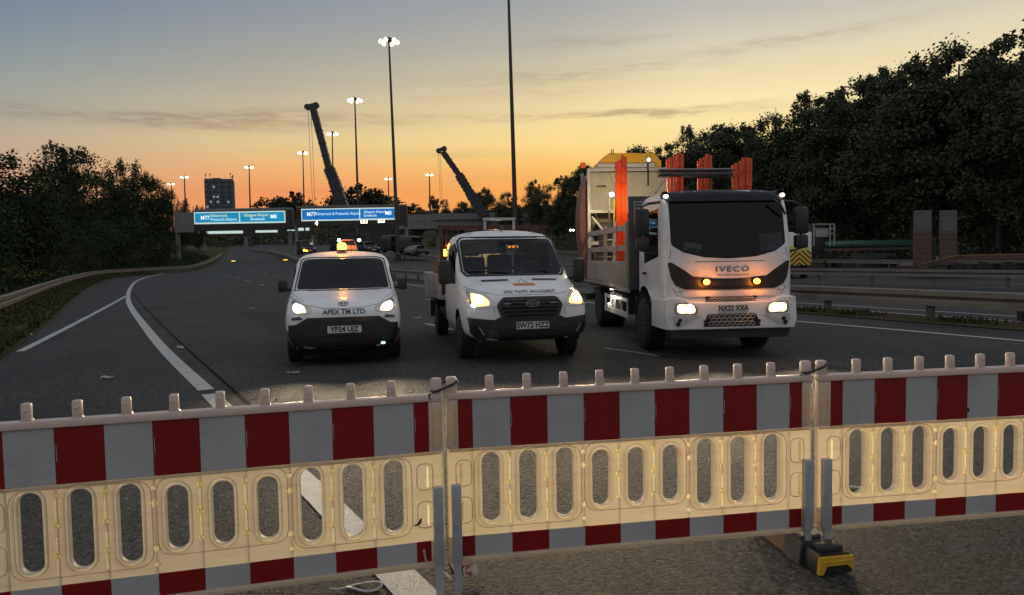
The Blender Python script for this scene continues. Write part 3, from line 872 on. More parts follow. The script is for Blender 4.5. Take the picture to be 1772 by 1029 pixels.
for k, (px, py, Y, wd, lab) in enumerate([(490, 333, 300, 1.15, 'round skyline tree between the tower block and the tall crane jib'),
        (577, 342, 310, .8, 'small skyline tree at the left foot of the tall crane jib'),
        (625, 319, 300, 1.25, 'broad skyline tree just right of the tall crane jib'), (655, 328, 305, 1.0, 'skyline tree beside the foot of the tallest lit lamp mast'),
        (748, 338, 290, .55, 'narrow skyline tree beneath the small crane jib tip'), (440, 362, 320, 1.3, 'low skyline tree right of the tower block'),
        (715, 352, 280, 1.2, 'low skyline tree right of the gantry with the wide blue sign')]):
    top_tree(SKY_, px, py, Y, lab, HG, k, wd * 1.1, 'skyline_tree')
# leafy undergrowth below both woods: nobody could count it
def scatter_leaves(name, n, place, leaf, m, label, cat, up=.8):
    r = random.Random(hash(name) % 99 + 5); vs, fs = [], []
    for _ in range(n):
        p = place(r)
        if p is None: continue
        u = Vector((r.gauss(0, .7), r.gauss(0, .7), r.gauss(0, 1) * up)).normalized()
        v = u.cross(Vector((r.gauss(0, 1), r.gauss(0, 1), r.gauss(0, 1)))).normalized()
        sz = leaf * r.uniform(.5, 1.3); i = len(vs)
        vs += [p - u * sz * .5, p + v * sz * .28, p + u * sz * .5, p - v * sz * .28]; fs.append((i, i + 1, i + 2, i + 3))
    me = bpy.data.meshes.new(name); me.from_pydata(vs, [], fs); me.materials.append(M[m])
    return tag(link(bpy.data.objects.new(name, me)), label, cat, None, 'stuff')
def pr(r):
    s = r.uniform(5, 190); o = r.uniform(63.8, 69); x, y = xy(s, o)
    b = 1.3 + .9 * math.sin(s * .9) + .7 * math.sin(s * .37 + 2)
    return Vector((x, y, gnd(x, y) + abs(r.gauss(0, .5)) * max(.5, b) * 1.4))
scatter_leaves('far_wood', 16000, bank_leaf, 1.1, 'leaf', 'dark far wood closing the view under and behind the sign gantries', 'wood')
scatter_leaves('undergrowth', 22000, pr, .42, 'leaf', 'dark undergrowth along the foot of the wooded bank', 'undergrowth')
def pl(r):
    s = r.uniform(20, 175); l = oe(s); o = l - r.uniform(1.6, 8); x, y = xy(s, o)
    b = 1.1 + .6 * math.sin(s * .8) + .5 * math.sin(s * .31 + 1)
    return Vector((x, y, gnd(x, y) + abs(r.gauss(0, .5)) * max(.35, b) * min(1.0, .25 + (l - o) * .16)))
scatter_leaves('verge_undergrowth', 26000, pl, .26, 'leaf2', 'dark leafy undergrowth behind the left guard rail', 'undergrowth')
def pg(r):
    s = r.uniform(8, 90) if r.random() < .4 else r.uniform(8, 48); e = edge(s)
    o = e + .15 - abs(r.gauss(0, 2.2)); x, y = xy(s, o)
    if r.random() < .3 and o > e - .4: return None
    return Vector((x, y, gnd(x, y) + r.random() * .22))
scatter_leaves('grass', 42000, pg, .17, 'grass', 'rough grass growing on the left verge', 'grass', 3.0)
def pm(r):
    s = r.choice((10.6, 13.6, 15.0, 26, 40)) + r.gauss(0, .35); o = 16.2 + r.gauss(0, .18); x, y = xy(s, o)
    return Vector((x, y, gs(s, o) + .02 + r.random() * .1))
scatter_leaves('median_grass', 1100, pm, .12, 'grass', 'tufts of grass under the near guard rail of the median', 'grass', 3.0)
# flowering weeds at the left edge
fw = hit(35, 505); fw = Vector((*xy(so(fw.x, fw.y)[0] - 2, -8.0), 0)); fw.z = gnd(fw.x, fw.y)
tf = thing('flowering_weed', 'clump of yellow flowering weeds on the verge at the left edge', 'plant', fw)
r = random.Random(3); bs, bf = bm_new(), bm_new()
for _ in range(70):
    a, q, h = r.random() * 6.28, abs(r.gauss(0, .7)), r.uniform(.6, 1.3)
    x, y = math.cos(a) * q * 1.5, math.sin(a) * q
    tube(bs, [(x, y, -.1), (x + r.gauss(0, .08), y, h)], .012, 4)
    for _ in range(4):
        bmesh.ops.create_icosphere(bf, subdivisions=1, radius=r.uniform(.02, .04), matrix=Matrix.Translation((x + r.gauss(0, .1), y + r.gauss(0, .1), h + r.gauss(0, .07))))
obj('stem', bs, M['leaf2'], tf); obj('flower_heads', bf, M['flower'], tf)

# ------------------------------------------------------------------ tower block
tp = at(384, 420, 620); tz = gnd(tp.x, tp.y)
tt = thing('tower_block', 'blue grey high rise tower block with a few lit windows', 'tower block', (tp.x, tp.y, tz), R_(18))
top = at(384, 313, 620).z - tz
wd = 58 / F * 620 / 1.25
obj('wall', B((0, 0, top / 2), (wd, wd * .8, top)), M['tower'], tt)
bm = bm_new()
for k in range(4): box(bm, (-wd / 2 + wd * (.17 + .22 * k), -wd * .4 - .15, top / 2), (wd * .07, .3, top * .96))
box(bm, (wd / 2 + .1, 0, top / 2), (.2, wd * .5, top * .94))
obj('stair_strip', bm, M['towerdk'], tt)
nf = 12; r = random.Random(5)
wp = B((0, 0, 0), (wd * .075, .12, top / nf * .42)).copy(); wmesh = {}
for nm in ('towerwin', 'litwin'):
    me = bpy.data.meshes.new('window'); wp.to_mesh(me); me.materials.append(M[nm]); wmesh[nm] = me
for f in range(nf):
    for c in range(8):
        o = link(bpy.data.objects.new('window', wmesh['litwin' if r.random() < .06 else 'towerwin']), tt)
        o.location = (-wd / 2 + wd * (.08 + .12 * c), -wd * .4 - .33, top * (f + .6) / nf)
bm = bm_new(); box(bm, (0, 0, top + .5), (wd * .97, wd * .77, 1.0)); box(bm, (-wd * .1, 0, top + 1.4), (wd * .3, wd * .3, 1.6)); obj('roof_parapet', bm, M['towerdk'], tt)
bm = bm_new()
for x, h in ((-.47, 5), (-.32, 5.5), (.38, 6), (.44, 3.5), (.47, 4.5)):
    cyl(bm, (wd * x, 0, top), (wd * x, 0, top + h), .22, .12, 6); box(bm, (wd * x, 0, top + h), (.9, .4, 1.6))
obj('aerial', bm, M['towerdk'], tt)

# ------------------------------------------------------------------ lamp masts
def mast(px0, py0, px1, Y, label, lit=True, rr=.19, top_z=None):
    p1 = at(px1, 400, Y); z0 = gnd(p1.x, Y)
    t = thing('lamp_mast', label, 'lamp mast', (p1.x, Y, z0), 0, 'tall lamp masts along the motorway')
    hd = at(px0, py0, Y) - Vector((p1.x, Y, z0))
    bm = bm_new(); tube(bm, [(0, 0, -.5), hd * .5 + Vector((0, 0, 0)), hd], [rr * 1.35, rr, rr * .6], 12); obj('pole', bm, M['mast'], t, smooth=True)
    bm = bm_new(); lathe_z(bm, [(rr * 1.9, 0), (rr * 1.9, .9), (rr * 1.35, 1.1)], 12); obj('base_flange', bm, M['mast'], t)
    n = 6
    hp = bm_new(); lathe_z(hp, [(.25, -.1), (.55, .05), (.55, .25), (.2, .5)], 10, hd); 
    for k in range(n):
        a = 2 * math.pi * k / n + .3; d = Vector((math.cos(a), math.sin(a), 0)); bar(hp, hd + Vector((0, 0, .1)), hd + d * 1.05 + Vector((0, 0, .1)), .08, .08)
    obj('lamp_carrier', hp, M['mast'], t)
    for k in range(n):
        a = 2 * math.pi * k / n + .3; c = hd + Vector((math.cos(a) * 1.05, math.sin(a) * 1.05, 0))
        b = bm_new(); lathe_z(b, [(.12, -.34), (.24, -.24), (.27, -.05), (.2, .10), (.1, .18)], 10, c)
        obj('lamp', b, M['lamp'] if lit else M['mast'], t, smooth=True)
    return t
mast(673, 71, 688, 96, 'tallest of the lit lamp masts, right of the wide blue sign')
mast(614, 173, 621, 131, 'lit lamp mast right of the tall crane jib, second in height')
mast(575, 231, 577, 166, 'lit lamp mast crossing behind the tall crane jib')
mast(524, 264, 527, 196, 'lit lamp mast left of the tall crane hoist cables')
mast(431, 289, 434, 224, 'lit lamp mast just right of the tower block', rr=.24)
mast(319, 306, 322, 248, 'lit lamp mast left of the tower block', rr=.26)
mast(296, 318, 299, 275, 'small lit lamp mast peeping above the left verge trees', rr=.26)
mast(743, 302, 745, 246, 'distant lit lamp mast left of the small crane jib', rr=.26)
mast(672, 309, 674, 268, 'distant lit lamp mast just left of the tallest mast', rr=.26)
mast(879, -40, 893.5, 55, 'thick dark lamp mast behind the flatbed pickup, its head out of the picture', lit=False, rr=.145)

# ------------------------------------------------------------------ sign gantries
def gbox(t, name, px0, py0, px1, py1, Y, dy, m, th=None, base=None):
    "box whose front face spans two picture corners at distance Y (a level, face-on box)"
    a, b = at(px0, (py0), Y), at(px1, py1, Y)
    c = Vector(((a.x + b.x) / 2, Y + dy / 2, (a.z + b.z) / 2)) - t.location
    return obj(name, B(c, (abs(b.x - a.x), dy, abs(a.z - b.z))), M[m], t)
def leg(t, px, Y, ztop, wdt, m='concrete', ztop_abs=None):
    p = at(px, 420, Y); z0 = gnd(p.x, Y)
    return obj('leg', B(Vector((p.x, Y + .9, (z0 - .5 + ztop) / 2)) - t.location, (wdt, wdt, ztop - z0 + .5), .04), M[m], t)
def sign_text(t, s, px, py, hpx, Y, m='signtext', align='LEFT', sx=.95, dy=-.12, bold=.0):
    p = at(px, py, Y) - t.location
    size = hpx / F * Y * 1.42
    return text_at('lettering', s, size, front_at(p.x, p.y + dy, p.z), M[m], t, align, bold * size, sx)
Y1 = 119.0
p = at(402, 440, Y1)
g1 = thing('sign_gantry', 'grey sign gantry over the left carriageway with a two line blue sign', 'sign gantry', (p.x, Y1, gnd(p.x, Y1)), 0, 'motorway sign gantries')
gbox(g1, 'beam', 336, 365, 506, 396.5, Y1, 1.6, 'gantrydark')
gbox(g1, 'end_panel', 301, 367.5, 335.6, 401.5, Y1 - .1, 1.8, 'gantrygrey')
gbox(g1, 'walkway_rail', 336, 361.5, 506, 364.5, Y1 + .2, .5, 'gantrygrey')
za = at(400, 400, Y1).z
leg(g1, 304, Y1, za, .55); leg(g1, 500, Y1, za, .5, 'gantrygrey')
pn = gbox(g1, 'sign_panel', 335.5, 367, 493.5, 385, Y1 - .35, .2, 'signwhite')
q = gbox(g1, 'sign_face', 337, 368.6, 413.6, 383.8, Y1 - .37, .02, 'signteal'); q2 = gbox(g1, 'sign_face', 415.2, 367.6, 492, 382.6, Y1 - .37, .02, 'signteal')
sign_text(g1, 'M77', 349, 377.2, 6.5, Y1, dy=-.42, bold=.02)
sign_text(g1, 'Kilmarnock', 366, 373.4, 4.6, Y1, dy=-.42, m='signyel'); sign_text(g1, 'Prestwick Airport', 366, 380.0, 4.6, Y1, dy=-.42)
sign_text(g1, 'Glasgow Airport', 466, 371.8, 4.6, Y1, dy=-.42, align='RIGHT', m='signyel'); sign_text(g1, 'Greenock', 460, 378.6, 4.6, Y1, dy=-.42, align='RIGHT')
sign_text(g1, 'M8', 469, 374.8, 6.5, Y1, dy=-.42, bold=.02)
Y2 = 117.0
p = at(605, 440, Y2)
g2 = thing('sign_gantry', 'dark sign gantry behind the small white van, carrying the widest blue sign', 'sign gantry', (p.x, Y2, gnd(p.x, Y2)), 0, 'motorway sign gantries')
gbox(g2, 'beam', 512, 359, 704, 389, Y2, 1.6, 'gantrydark')
gbox(g2, 'walkway_rail', 512, 356.5, 704, 358.6, Y2 + .2, .5, 'gantrygrey')
zb = at(605, 388, Y2).z
leg(g2, 511, Y2, zb, .45, 'gantrygrey'); leg(g2, 703, Y2, zb, .5, 'gantrygrey')
gbox(g2, 'sign_panel', 521, 361.2, 686, 379.6, Y2 - .35, .2, 'signwhite')
gbox(g2, 'sign_face', 522.5, 362.9, 621.5, 378.5, Y2 - .37, .02, 'signblue'); gbox(g2, 'sign_face', 623, 361.4, 684.6, 377.0, Y2 - .37, .02, 'signblue')
sign_text(g2, 'M77', 532, 371, 6.5, Y2, dy=-.42, bold=.02); sign_text(g2, 'Kilmarnock & Prestwick Airport', 547, 370.4, 4.7, Y2, dy=-.42, sx=.88)
sign_text(g2, 'Glasgow Airport', 630, 366.8, 4.5, Y2, dy=-.42, sx=.88); sign_text(g2, 'Greenock', 630, 373.0, 4.5, Y2, dy=-.42, sx=.88); sign_text(g2, 'M8', 667, 368.8, 6.5, Y2, dy=-.42, bold=.02)
gbox(g2, 'number_tile', 513.5, 364, 519.5, 369, Y2 - .3, .2, 'darkred')
def lane_signal(px, py, glyph, label):
    p = at(px, py, Y2 - .1)
    t = thing('lane_signal', label, 'lane signal', (p.x, Y2 - .1, p.z), 0, 'lane signals hanging under the gantry')
    obj('housing', B((0, .25, .15), (1.5, .5, 1.05), .03), M['gantrydark'], t)
    obj('hanger', B((0, .3, .9), (.2, .2, .7)), M['gantrydark'], t)
    if glyph == '4': text_at('lettering', '4', .95, front_at(.25, -.03, .15), M['matrix'], t, bold=.03)
    else:
        b = bm_new()
        for x in (-.42, .42): box(b, (x, -.03, .12), (.2, .02, .7))
        box(b, (0, -.03, .0), (.2, .02, .45)); box(b, (.0, -.03, -.2), (1.0, .02, .12))
        obj('glyph', b, M['matrix'], t)
lane_signal(545, 388, '4', 'small lane signal showing a white 4 under the wide blue sign')
lane_signal(630, 383, 'l', 'lane signal lit with white bars under the middle of the wide blue sign')
lane_signal(660, 382, 'l', 'lane signal lit with white bars under the right end of the wide blue sign')
Y3 = 205.0
p = at(450, 430, Y3)
g3 = thing('sign_gantry', 'far low gantry with three pale lit strips seen under the left gantry', 'sign gantry', (p.x, Y3, gnd(p.x, Y3)), 0, 'motorway sign gantries')
gbox(g3, 'beam', 345, 398, 545, 404.5, Y3, 1.2, 'gantrydark')
for a, b, c, d in ((356, 399.2, 420, 403.4), (442, 397.4, 480, 401.6), (497, 394.4, 535, 398.6)): gbox(g3, 'sign_panel', a, b, b and c, d, Y3 - .3, .2, 'signwhite')
zc = at(450, 402, Y3).z
leg(g3, 424, Y3, zc, .8, 'gantrygrey'); leg(g3, 540, Y3, zc, .8, 'gantrygrey'); leg(g3, 350, Y3, zc, .8, 'gantrygrey')
# speed roundel on its own post by the gantry leg
p = at(298, 443, 117); z0 = gnd(p.x, 117)
t = thing('speed_sign', 'small round speed sign beside the left gantry leg', 'road sign', (p.x, 117, z0))
bm = bm_new(); cyl(bm, (0, .1, -.3), (0, .1, p.z - z0 + .3), .05, seg=8); obj('post', bm, M['steel'], t)
bm = bm_new(); prism(bm, circ(0, p.z - z0, .5, 24), 'y', -.03, .05); obj('rim', bm, mat('sign_red', (.4, .05, .03), .5), t)
bm = bm_new(); prism(bm, circ(0, p.z - z0, .38, 24), 'y', -.045, -.02); obj('sign_face', bm, mat('sign_grey', (.4, .38, .36), .5), t)
bm = text_bm('50', .42, bold=.01); bmesh.ops.transform(bm, matrix=front_at(0, -.06, p.z - z0), verts=bm.verts); obj('lettering', bm, M['ink'], t)

# ------------------------------------------------------------------ road bridge behind
Yb = 172.0
p = at(850, 400, Yb); gz = gnd(p.x, Yb)
bt = thing('road_bridge', 'long grey road bridge crossing behind the flatbed pickup', 'bridge', (p.x, Yb, gz))
gbox(bt, 'deck', 690, 377, 1120, 389, Yb, 9, 'concrete')
gbox(bt, 'parapet', 690, 371.5, 1120, 376.6, Yb - .1, .4, 'concrete')
gbox(bt, 'service_panel', 750, 369.5, 872, 378, Yb - .5, .3, 'gantrygrey')
zt = at(850, 388, Yb).z
for px in (700, 757, 830, 900, 975, 1050, 1110):
    q = at(px, 420, Yb); g0 = gnd(q.x, Yb)
    obj('pier', B(Vector((q.x, Yb + 4, (g0 - .5 + zt) / 2)) - bt.location, (1.1, 3, zt - g0 + .5), .05), M['concrete'], bt)
gbox(bt, 'abutment', 600, 385, 699, 430, Yb + 3, 5, 'gantrydark')

# ------------------------------------------------------------------ cranes
def crane(label, Y, pts, rad, head, cables, yaw, width=2.7):
    "pts: boom joints in the picture from foot to tip"
    f = at(*pts[0], Y); z0 = gnd(f.x, Y)
    t = thing('mobile_crane', label, 'crane', (f.x, Y, z0), 0, 'mobile cranes with raised jibs')
    L = lambda px, py, dy=0: at(px, py, Y) - t.location
    secs = list(zip(pts, pts[1:], rad))
    for a, b, r_ in secs:
        bm = bm_new(); A, Bv = L(*a), L(*b); bar(bm, A, Bv, r_ * 1.0, r_ * 1.15)
        d = (Bv - A); n = 5
        for k in range(1, n):
            c = A + d * k / n; bar(bm, c - d.normalized() * .12, c + d.normalized() * .12, r_ * 1.12, r_ * 1.27)
        obj('boom_section', bm, M['crane'], t)
    h0, h1 = L(*head[0]), L(*head[1])
    bm = bm_new(); bar(bm, h0, h1, .5, .75)
    for q in (h0, h1): cyl(bm, q + Vector((0, -.4, -.1)), q + Vector((0, .4, -.1)), .55, seg=14)
    obj('boom_head', bm, M['crane'], t)
    for a, b in cables:
        bm = bm_new(); cyl(bm, L(*a), L(*b), .035, seg=6, cap=False); obj('hoist_cable', bm, M['crane'], t)
    bm = bm_new(); bar(bm, L(*pts[0]) + Vector((1.6, 0, -2)), L(*pts[0]).lerp(L(*pts[1]), .62) + Vector((.5, 0, 0)), .45, .45); obj('lift_cylinder', bm, M['crane'], t)
    bm = bm_new(); box(bm, (1.2, 0, 1.45), (9.5, width, .7), bevel=.06); box(bm, (-3.0, 0, 2.1), (2.0, width, 1.2), bevel=.15); obj('carrier', bm, M['crane'], t)
    fz = L(*pts[0])
    bm = bm_new(); box(bm, (fz.x + 1.3, 0, 2.6), (4.2, width * .9, 1.5), bevel=.1); prism(bm, [(fz.x - .4, 1.8), (fz.x + 1.6, 1.8), (fz.x + 1.2, fz.z + .6), (fz.x - .2, fz.z + .6)], 'y', -.7, .7); obj('turntable', bm, M['crane'], t)
    bm = bm_new(); box(bm, (fz.x - 1.1, -.9, 2.7), (1.5, 1.0, 1.7), bevel=.12); obj('cab', bm, M['cargrey'], t)
    for x in (-3.2, -1.6, 2.6, 4.2):
        for s in (-1, 1):
            bm = bm_new(); cyl(bm, (x, s * (width / 2 - .4), .62), (x, s * width / 2, .62), .62, seg=20); obj('wheel', bm, M['tyre'], t)
    return t
crane('tall dark crane jib raised above the wide blue sign, with hoist cables', 140, [(607, 398), (578, 312), (569, 290), (541, 184)], [1.75, 1.55, 1.02],
      [(532, 184), (547, 181)], [((533, 187), (541, 352)), ((538, 187), (545, 352))], 0)
crane('smaller crane jib leaning left above the flatbed pickup', 165, [(838, 374), (812, 332), (794, 302), (766, 262)], [1.9, 1.65, 1.1],
      [(759, 260), (769, 256)], [((758.5, 264), (762, 345)), ((761.5, 264), (765, 345))], 0)

# ================================================================== plastic barriers in front
PITCHS = .182
def stadium(cx, cz, w_, h, n=7):
    r = w_ / 2; out = []
    for k in range(n + 1):
        a = math.pi * k / n; out.append((cx + r * math.cos(a), cz + h / 2 - r + r * math.sin(a)))
    for k in range(n + 1):
        a = math.pi + math.pi * k / n; out.append((cx + r * math.cos(a), cz - h / 2 + r + r * math.sin(a)))
    return out
def cell_ring(bm, x0, x1, z0, z1, hole, y):
    "flat plate with one hole: the outline of the cell is met by rays from the hole's points"
    cx = sum(p[0] for p in hole) / len(hole); cz = sum(p[1] for p in hole) / len(hole)
    def edge_pt(p):
        dx, dz = p[0] - cx, p[1] - cz
        # straight sides of the hole go square to the wall, its round ends fan out
        tx = ((x1 - cx) / dx if dx > 1e-6 else (x0 - cx) / dx if dx < -1e-6 else 1e9)
        tz = ((z1 - cz) / dz if dz > 1e-6 else (z0 - cz) / dz if dz < -1e-6 else 1e9)
        t = min(tx, tz); return [cx + dx * t, cz + dz * t]
    E = [edge_pt(p) for p in hole]
    for c in ((x0, z0), (x0, z1), (x1, z0), (x1, z1)):
        k = min(range(len(E)), key=lambda i: (E[i][0] - c[0]) ** 2 + (E[i][1] - c[1]) ** 2); E[k] = list(c)
    A = [bm.verts.new((p[0], y, p[1])) for p in hole]; Bq = [bm.verts.new((p[0], y, p[1])) for p in E]
    n = len(A)
    for i in range(n):
        j = (i + 1) % n; bm.faces.new((A[i], A[j], Bq[j], Bq[i]))
def barrier(label, P0, P1, PITCHS):
    P0, P1 = Vector(P0), Vector(P1); d = P1 - P0; Lb = d.length
    t = thing('road_barrier', label, 'barrier', P0, math.atan2(d.y, d.x), 'red and white plastic barrier panels closing the road')
    zb = .158; z_lo0, z_lo1 = zb + .028, zb + .128; z_b1 = z_lo1 + .436; z_u1 = z_b1 + .245; z_t = z_u1 + .034
    mg = (Lb - 9 * PITCHS - .142) / 2; x0s = mg + .071
    # frame: rails and stiles
    bm = bm_new()
    box(bm, (Lb / 2, 0, (z_u1 + z_t) / 2), (Lb - .012, .056, z_t - z_u1), bevel=.008)
    obj('top_rail', bm, M['plastrail'], t, smooth=True)
    bm = bm_new(); box(bm, (Lb / 2, 0, (zb + z_lo0) / 2), (Lb - .02, .056, z_lo0 - zb), bevel=.008); obj('bottom_rail', bm, M['plast'], t, smooth=True)
    for xc in (mg / 2 + .004, Lb - mg / 2 - .004):
        bm = bm_new(); box(bm, (xc, 0, (z_b1 + z_u1) / 2), (mg - .008, .042, z_u1 - z_b1 - .002), bevel=.006)
        obj('stile', bm, M['plastrail'], t, smooth=True)
        bm = bm_new(); box(bm, (xc, 0, (z_lo0 + z_lo1) / 2), (mg - .008, .042, z_lo1 - z_lo0 - .002), bevel=.006)
        obj('lower_stile', bm, M['plast'], t, smooth=True)
        bm = bm_new(); sgn = 1 if xc < Lb / 2 else -1
        box(bm, (xc + .012 * sgn, -.024, (z_b1 + z_u1) / 2), (.012, .012, .2), bevel=.005); box(bm, (xc - .022 * sgn, -.024, (z_b1 + z_u1) / 2), (.010, .012, .2), bevel=.004)
        obj('stile_rib', bm, M['plastrib'], t, smooth=True)
    # pegs
    def peg(x, wdt, h):
        bm = bm_new(); box(bm, (x, 0, z_t + h / 2 - .004), (wdt, .036, h), bevel=.012)
        prism(bm, [(x - wdt / 2 - .006, z_t - .003), (x + wdt / 2 + .006, z_t - .003), (x + wdt / 2 - .002, z_t + .012), (x - wdt / 2 + .002, z_t + .012)], 'y', -.014, .014)
        bmesh.ops.create_icosphere(bm, subdivisions=2, radius=.006, matrix=Matrix.Translation((x, -.018, z_t + h * .55)))
        obj('peg', bm, M['plastrail'], t, smooth=True)
    for k in range(9): peg(x0s + (k + .47) * PITCHS, .040, .080)
    for x in (.032, Lb - .032):
        bm = bm_new(); box(bm, (x, 0, z_t + .034), (.050, .046, .085), bevel=.013); obj('end_peg', bm, M['plastrail'], t, smooth=True)
    # slotted band
    def studs():
        out = []
        for k in (0, 1, 3, 4, 6, 7):
            x = x0s + (k + .96) * PITCHS
            top_, bot = (z0 + .40, z0 + .05) if k not in (3, 4) else (z0 + .39, z0 + .13)
            if k in (3, 4): segs = [(bot, top_)]; dots = (top_ - .01, (top_ + bot) / 2, bot + .01)
            else: segs = [(z0 + .245, top_), (bot, z0 + .215)]; dots = (top_ - .01, z0 + .258, z0 + .13)
            out += [('seg', (x, s0, s1)) for s0, s1 in segs] + [('dot', (x, zz, .0135)) for zz in dots]
        for k in (2, 5):
            x = x0s + (k + .97) * PITCHS
            out += [('dot', (x, zz, rr)) for zz, rr in ((z0 + .385, .013), (z0 + .315, .017), (z0 + .115, .017), (z0 + .045, .013))]
        for X, sg in ((mg + .03, 1), (Lb - mg - .03, -1)):
            for cz in (z0 + .13, z0 + .315): out.append(('seg', (X - .02 * sg, cz - .05, cz + .05)))
        return out
    bm = bm_new(); y = .012
    z0, z1 = z_lo1, z_b1
    xs = [x0s + k * PITCHS for k in range(10)]
    holes = []
    for k in range(9):
        if k in (3, 4, 5): cz, h = z0 + .10 + .145, .29
        else: cz, h = z0 + .062 + .175, .35
        hole = stadium(x0s + (k + .46) * PITCHS, cz, .090, h); holes.append((x0s + (k + .46) * PITCHS, cz, .090, h))
        cell_ring(bm, xs[k], xs[k + 1], z0, z1, stadium(x0s + (k + .46) * PITCHS, cz, .090 + .032, h + .032), -y)
    for a, b in ((.004, xs[0]), (xs[-1], Lb - .004)):
        f = bm.faces.new([bm.verts.new(v) for v in ((a, -y, z0), (b, -y, z0), (b, -y, z1), (a, -y, z1))])
    bmesh.ops.remove_doubles(bm, verts=bm.verts, dist=1e-5)
    bmesh.ops.recalc_face_normals(bm, faces=bm.faces)
    bm.normal_update()
    if sum(f.normal.y for f in bm.faces) > 0: bmesh.ops.reverse_faces(bm, faces=bm.faces)
    # moulded from one skin: walls run back from the slots and the outline, the back stays open
    r_ = bmesh.ops.extrude_edge_only(bm, edges=[e for e in bm.edges if len(e.link_faces) == 1])
    bmesh.ops.translate(bm, verts=[v for v in r_['geom'] if isinstance(v, bmesh.types.BMVert)], vec=(0, 2 * y, 0))
    bm.normal_update()
    TF = lambda f: f.normal.y < -.9
    def dot_poly(x, z, rr): return [(x + rr * math.cos(2 * math.pi * i / 8), z + rr * math.sin(2 * math.pi * i / 8)) for i in range(8)]
    for kind_, a in studs():
        cut_hole(bm, dot_poly(*a) if kind_ == 'dot' else [(a[0] - .0065, a[1]), (a[0] + .0065, a[1]), (a[0] + .0065, a[2]), (a[0] - .0065, a[2])], 'y', TF)
    nf0 = set(bm.faces)
    for kind_, a in studs():
        if kind_ == 'dot':
            x, z, rr = a; n = 10
            rim = [bm.verts.new((x + rr * 1.12 * math.cos(2 * math.pi * i / n), -y - .001, z + rr * 1.12 * math.sin(2 * math.pi * i / n))) for i in range(n)]
            mid_ = [bm.verts.new((x + rr * .7 * math.cos(2 * math.pi * i / n), -y - .007, z + rr * .7 * math.sin(2 * math.pi * i / n))) for i in range(n)]
            c = bm.verts.new((x, -y - .009, z))
            for i in range(n):
                j = (i + 1) % n; bm.faces.new((rim[i], rim[j], mid_[j], mid_[i])); bm.faces.new((mid_[i], mid_[j], c))
        else:
            x, s0, s1 = a; w0 = .0078
            q = [bm.verts.new((x + u, v, zz)) for zz in (s0 - .002, s1 + .002) for u, v in ((-w0, -y - .001), (-w0 * .5, -y - .006), (w0 * .5, -y - .006), (w0, -y - .001))]
            for i in range(3): bm.faces.new((q[i], q[i + 1], q[i + 5], q[i + 4]))
    for f in bm.faces:
        if f not in nf0: f.material_index = 1
    band = obj('slotted_band', bm, [M['plast'], M['plastrib']], t)
    bm = bm_new()
    for cx, cz, w_, h in holes:
        rings = []
        for d_, yy_ in ((.017, -y - .0005), (.012, -y - .008), (.005, -y - .009), (.0, -y - .004), (.0, y)):
            rings.append([bm.verts.new((p[0], yy_, p[1])) for p in stadium(cx, cz, w_ + 2 * d_, h + 2 * d_, 8)])
        for A, Bq in zip(rings, rings[1:]):
            for i in range(len(A)): bm.faces.new((A[i], A[(i + 1) % len(A)], Bq[(i + 1) % len(A)], Bq[i]))
    obj('slot_rim', bm, M['plastrim'], band, smooth=True)
    bm = bm_new()
    for a, b, zz0, zz1 in ((0, 3, .035, .418), (3, 6, .075, .428), (6, 9, .035, .418)):
        X0, X1 = x0s + a * PITCHS + .004, x0s + b * PITCHS - .016
        pts = rounded([(X0, z0 + zz0), (X1, z0 + zz0), (X1, z0 + zz1), (X0, z0 + zz1)], .07, 5)
        tube(bm, [(p[0], -y, p[1]) for p in pts], .0024, 6, closed=True)
    for X, sg in ((mg + .03, 1), (Lb - mg - .03, -1)):
        for cz in (z0 + .13, z0 + .315):
            pts = rounded([(X - .045 * sg, cz - .065), (X + .032 * sg, cz - .065), (X + .032 * sg, cz + .065), (X - .045 * sg, cz + .065)], .05, 5)
            tube(bm, [(p[0], -y, p[1]) for p in pts], .0026, 6, closed=True)
    box(bm, (Lb / 2, -y - .002, z1 - .008), (Lb - .03, .010, .012), bevel=.003)
    obj('moulded_rib', bm, M['plastrim'], band, smooth=True)
    # reflective stripes
    def stripes(name, za, zc):
        bm = bm_new(); x = mg; yy = .016
        widths = [.071] + [PITCHS] * 9 + [.071]
        for k, wd_ in enumerate(widths):
            mi = 0 if k % 2 == 0 else 1
            box(bm, (x + wd_ / 2, 0, (za + zc) / 2), (wd_ - .0012, 2 * yy, zc - za - .002), mi=mi)
            if mi == 0 and zc - za > .2 and k > 0: box(bm, (x + .006, -yy - .0004, za + .55 * (zc - za)), (.0022, .0008, .075), mi=1)
            x += wd_
        return obj(name, bm, [M['red'], M['whitefoil']], t)
    stripes('upper_stripe_sheet', z_b1, z_u1); stripes('lower_stripe_sheet', z_lo0, z_lo1)
    # steel feet posts
    for x in (.042, Lb - .042):
        bm = bm_new(); box(bm, (x, -.042, (zb + .02 + z0 + .27) / 2), (.046, .036, z0 + .27 - zb - .02), bevel=.004)
        for zz in (z0 + .235, z0 + .08): cyl(bm, (x, -.062, zz), (x, -.059, zz), .006, seg=8)
        obj('post_sleeve', bm, M['steel'], t, smooth=True)
        bm = bm_new(); box(bm, (x, -.042, zb / 2 + .03), (.034, .026, zb + .06), bevel=.003); obj('post', bm, M['steel'], t)
    return t
A0, A1 = hit(-70, 736, 1.0), hit(766, 680, 1.0)
dirA = (A1 - A0).normalized(); A0 = A1 - dirA * 2.0
Bq0 = hit(769.5, 679, 1.0); Bq1 = hit(1403, 648, 1.0)
C0 = hit(1411, 648, 1.0); dirC = (hit(1772, 632, 1.0) - C0).normalized(); C1 = C0 + dirC * 1.97
for v in (A0, A1, Bq0, Bq1, C0, C1): v.z = 0
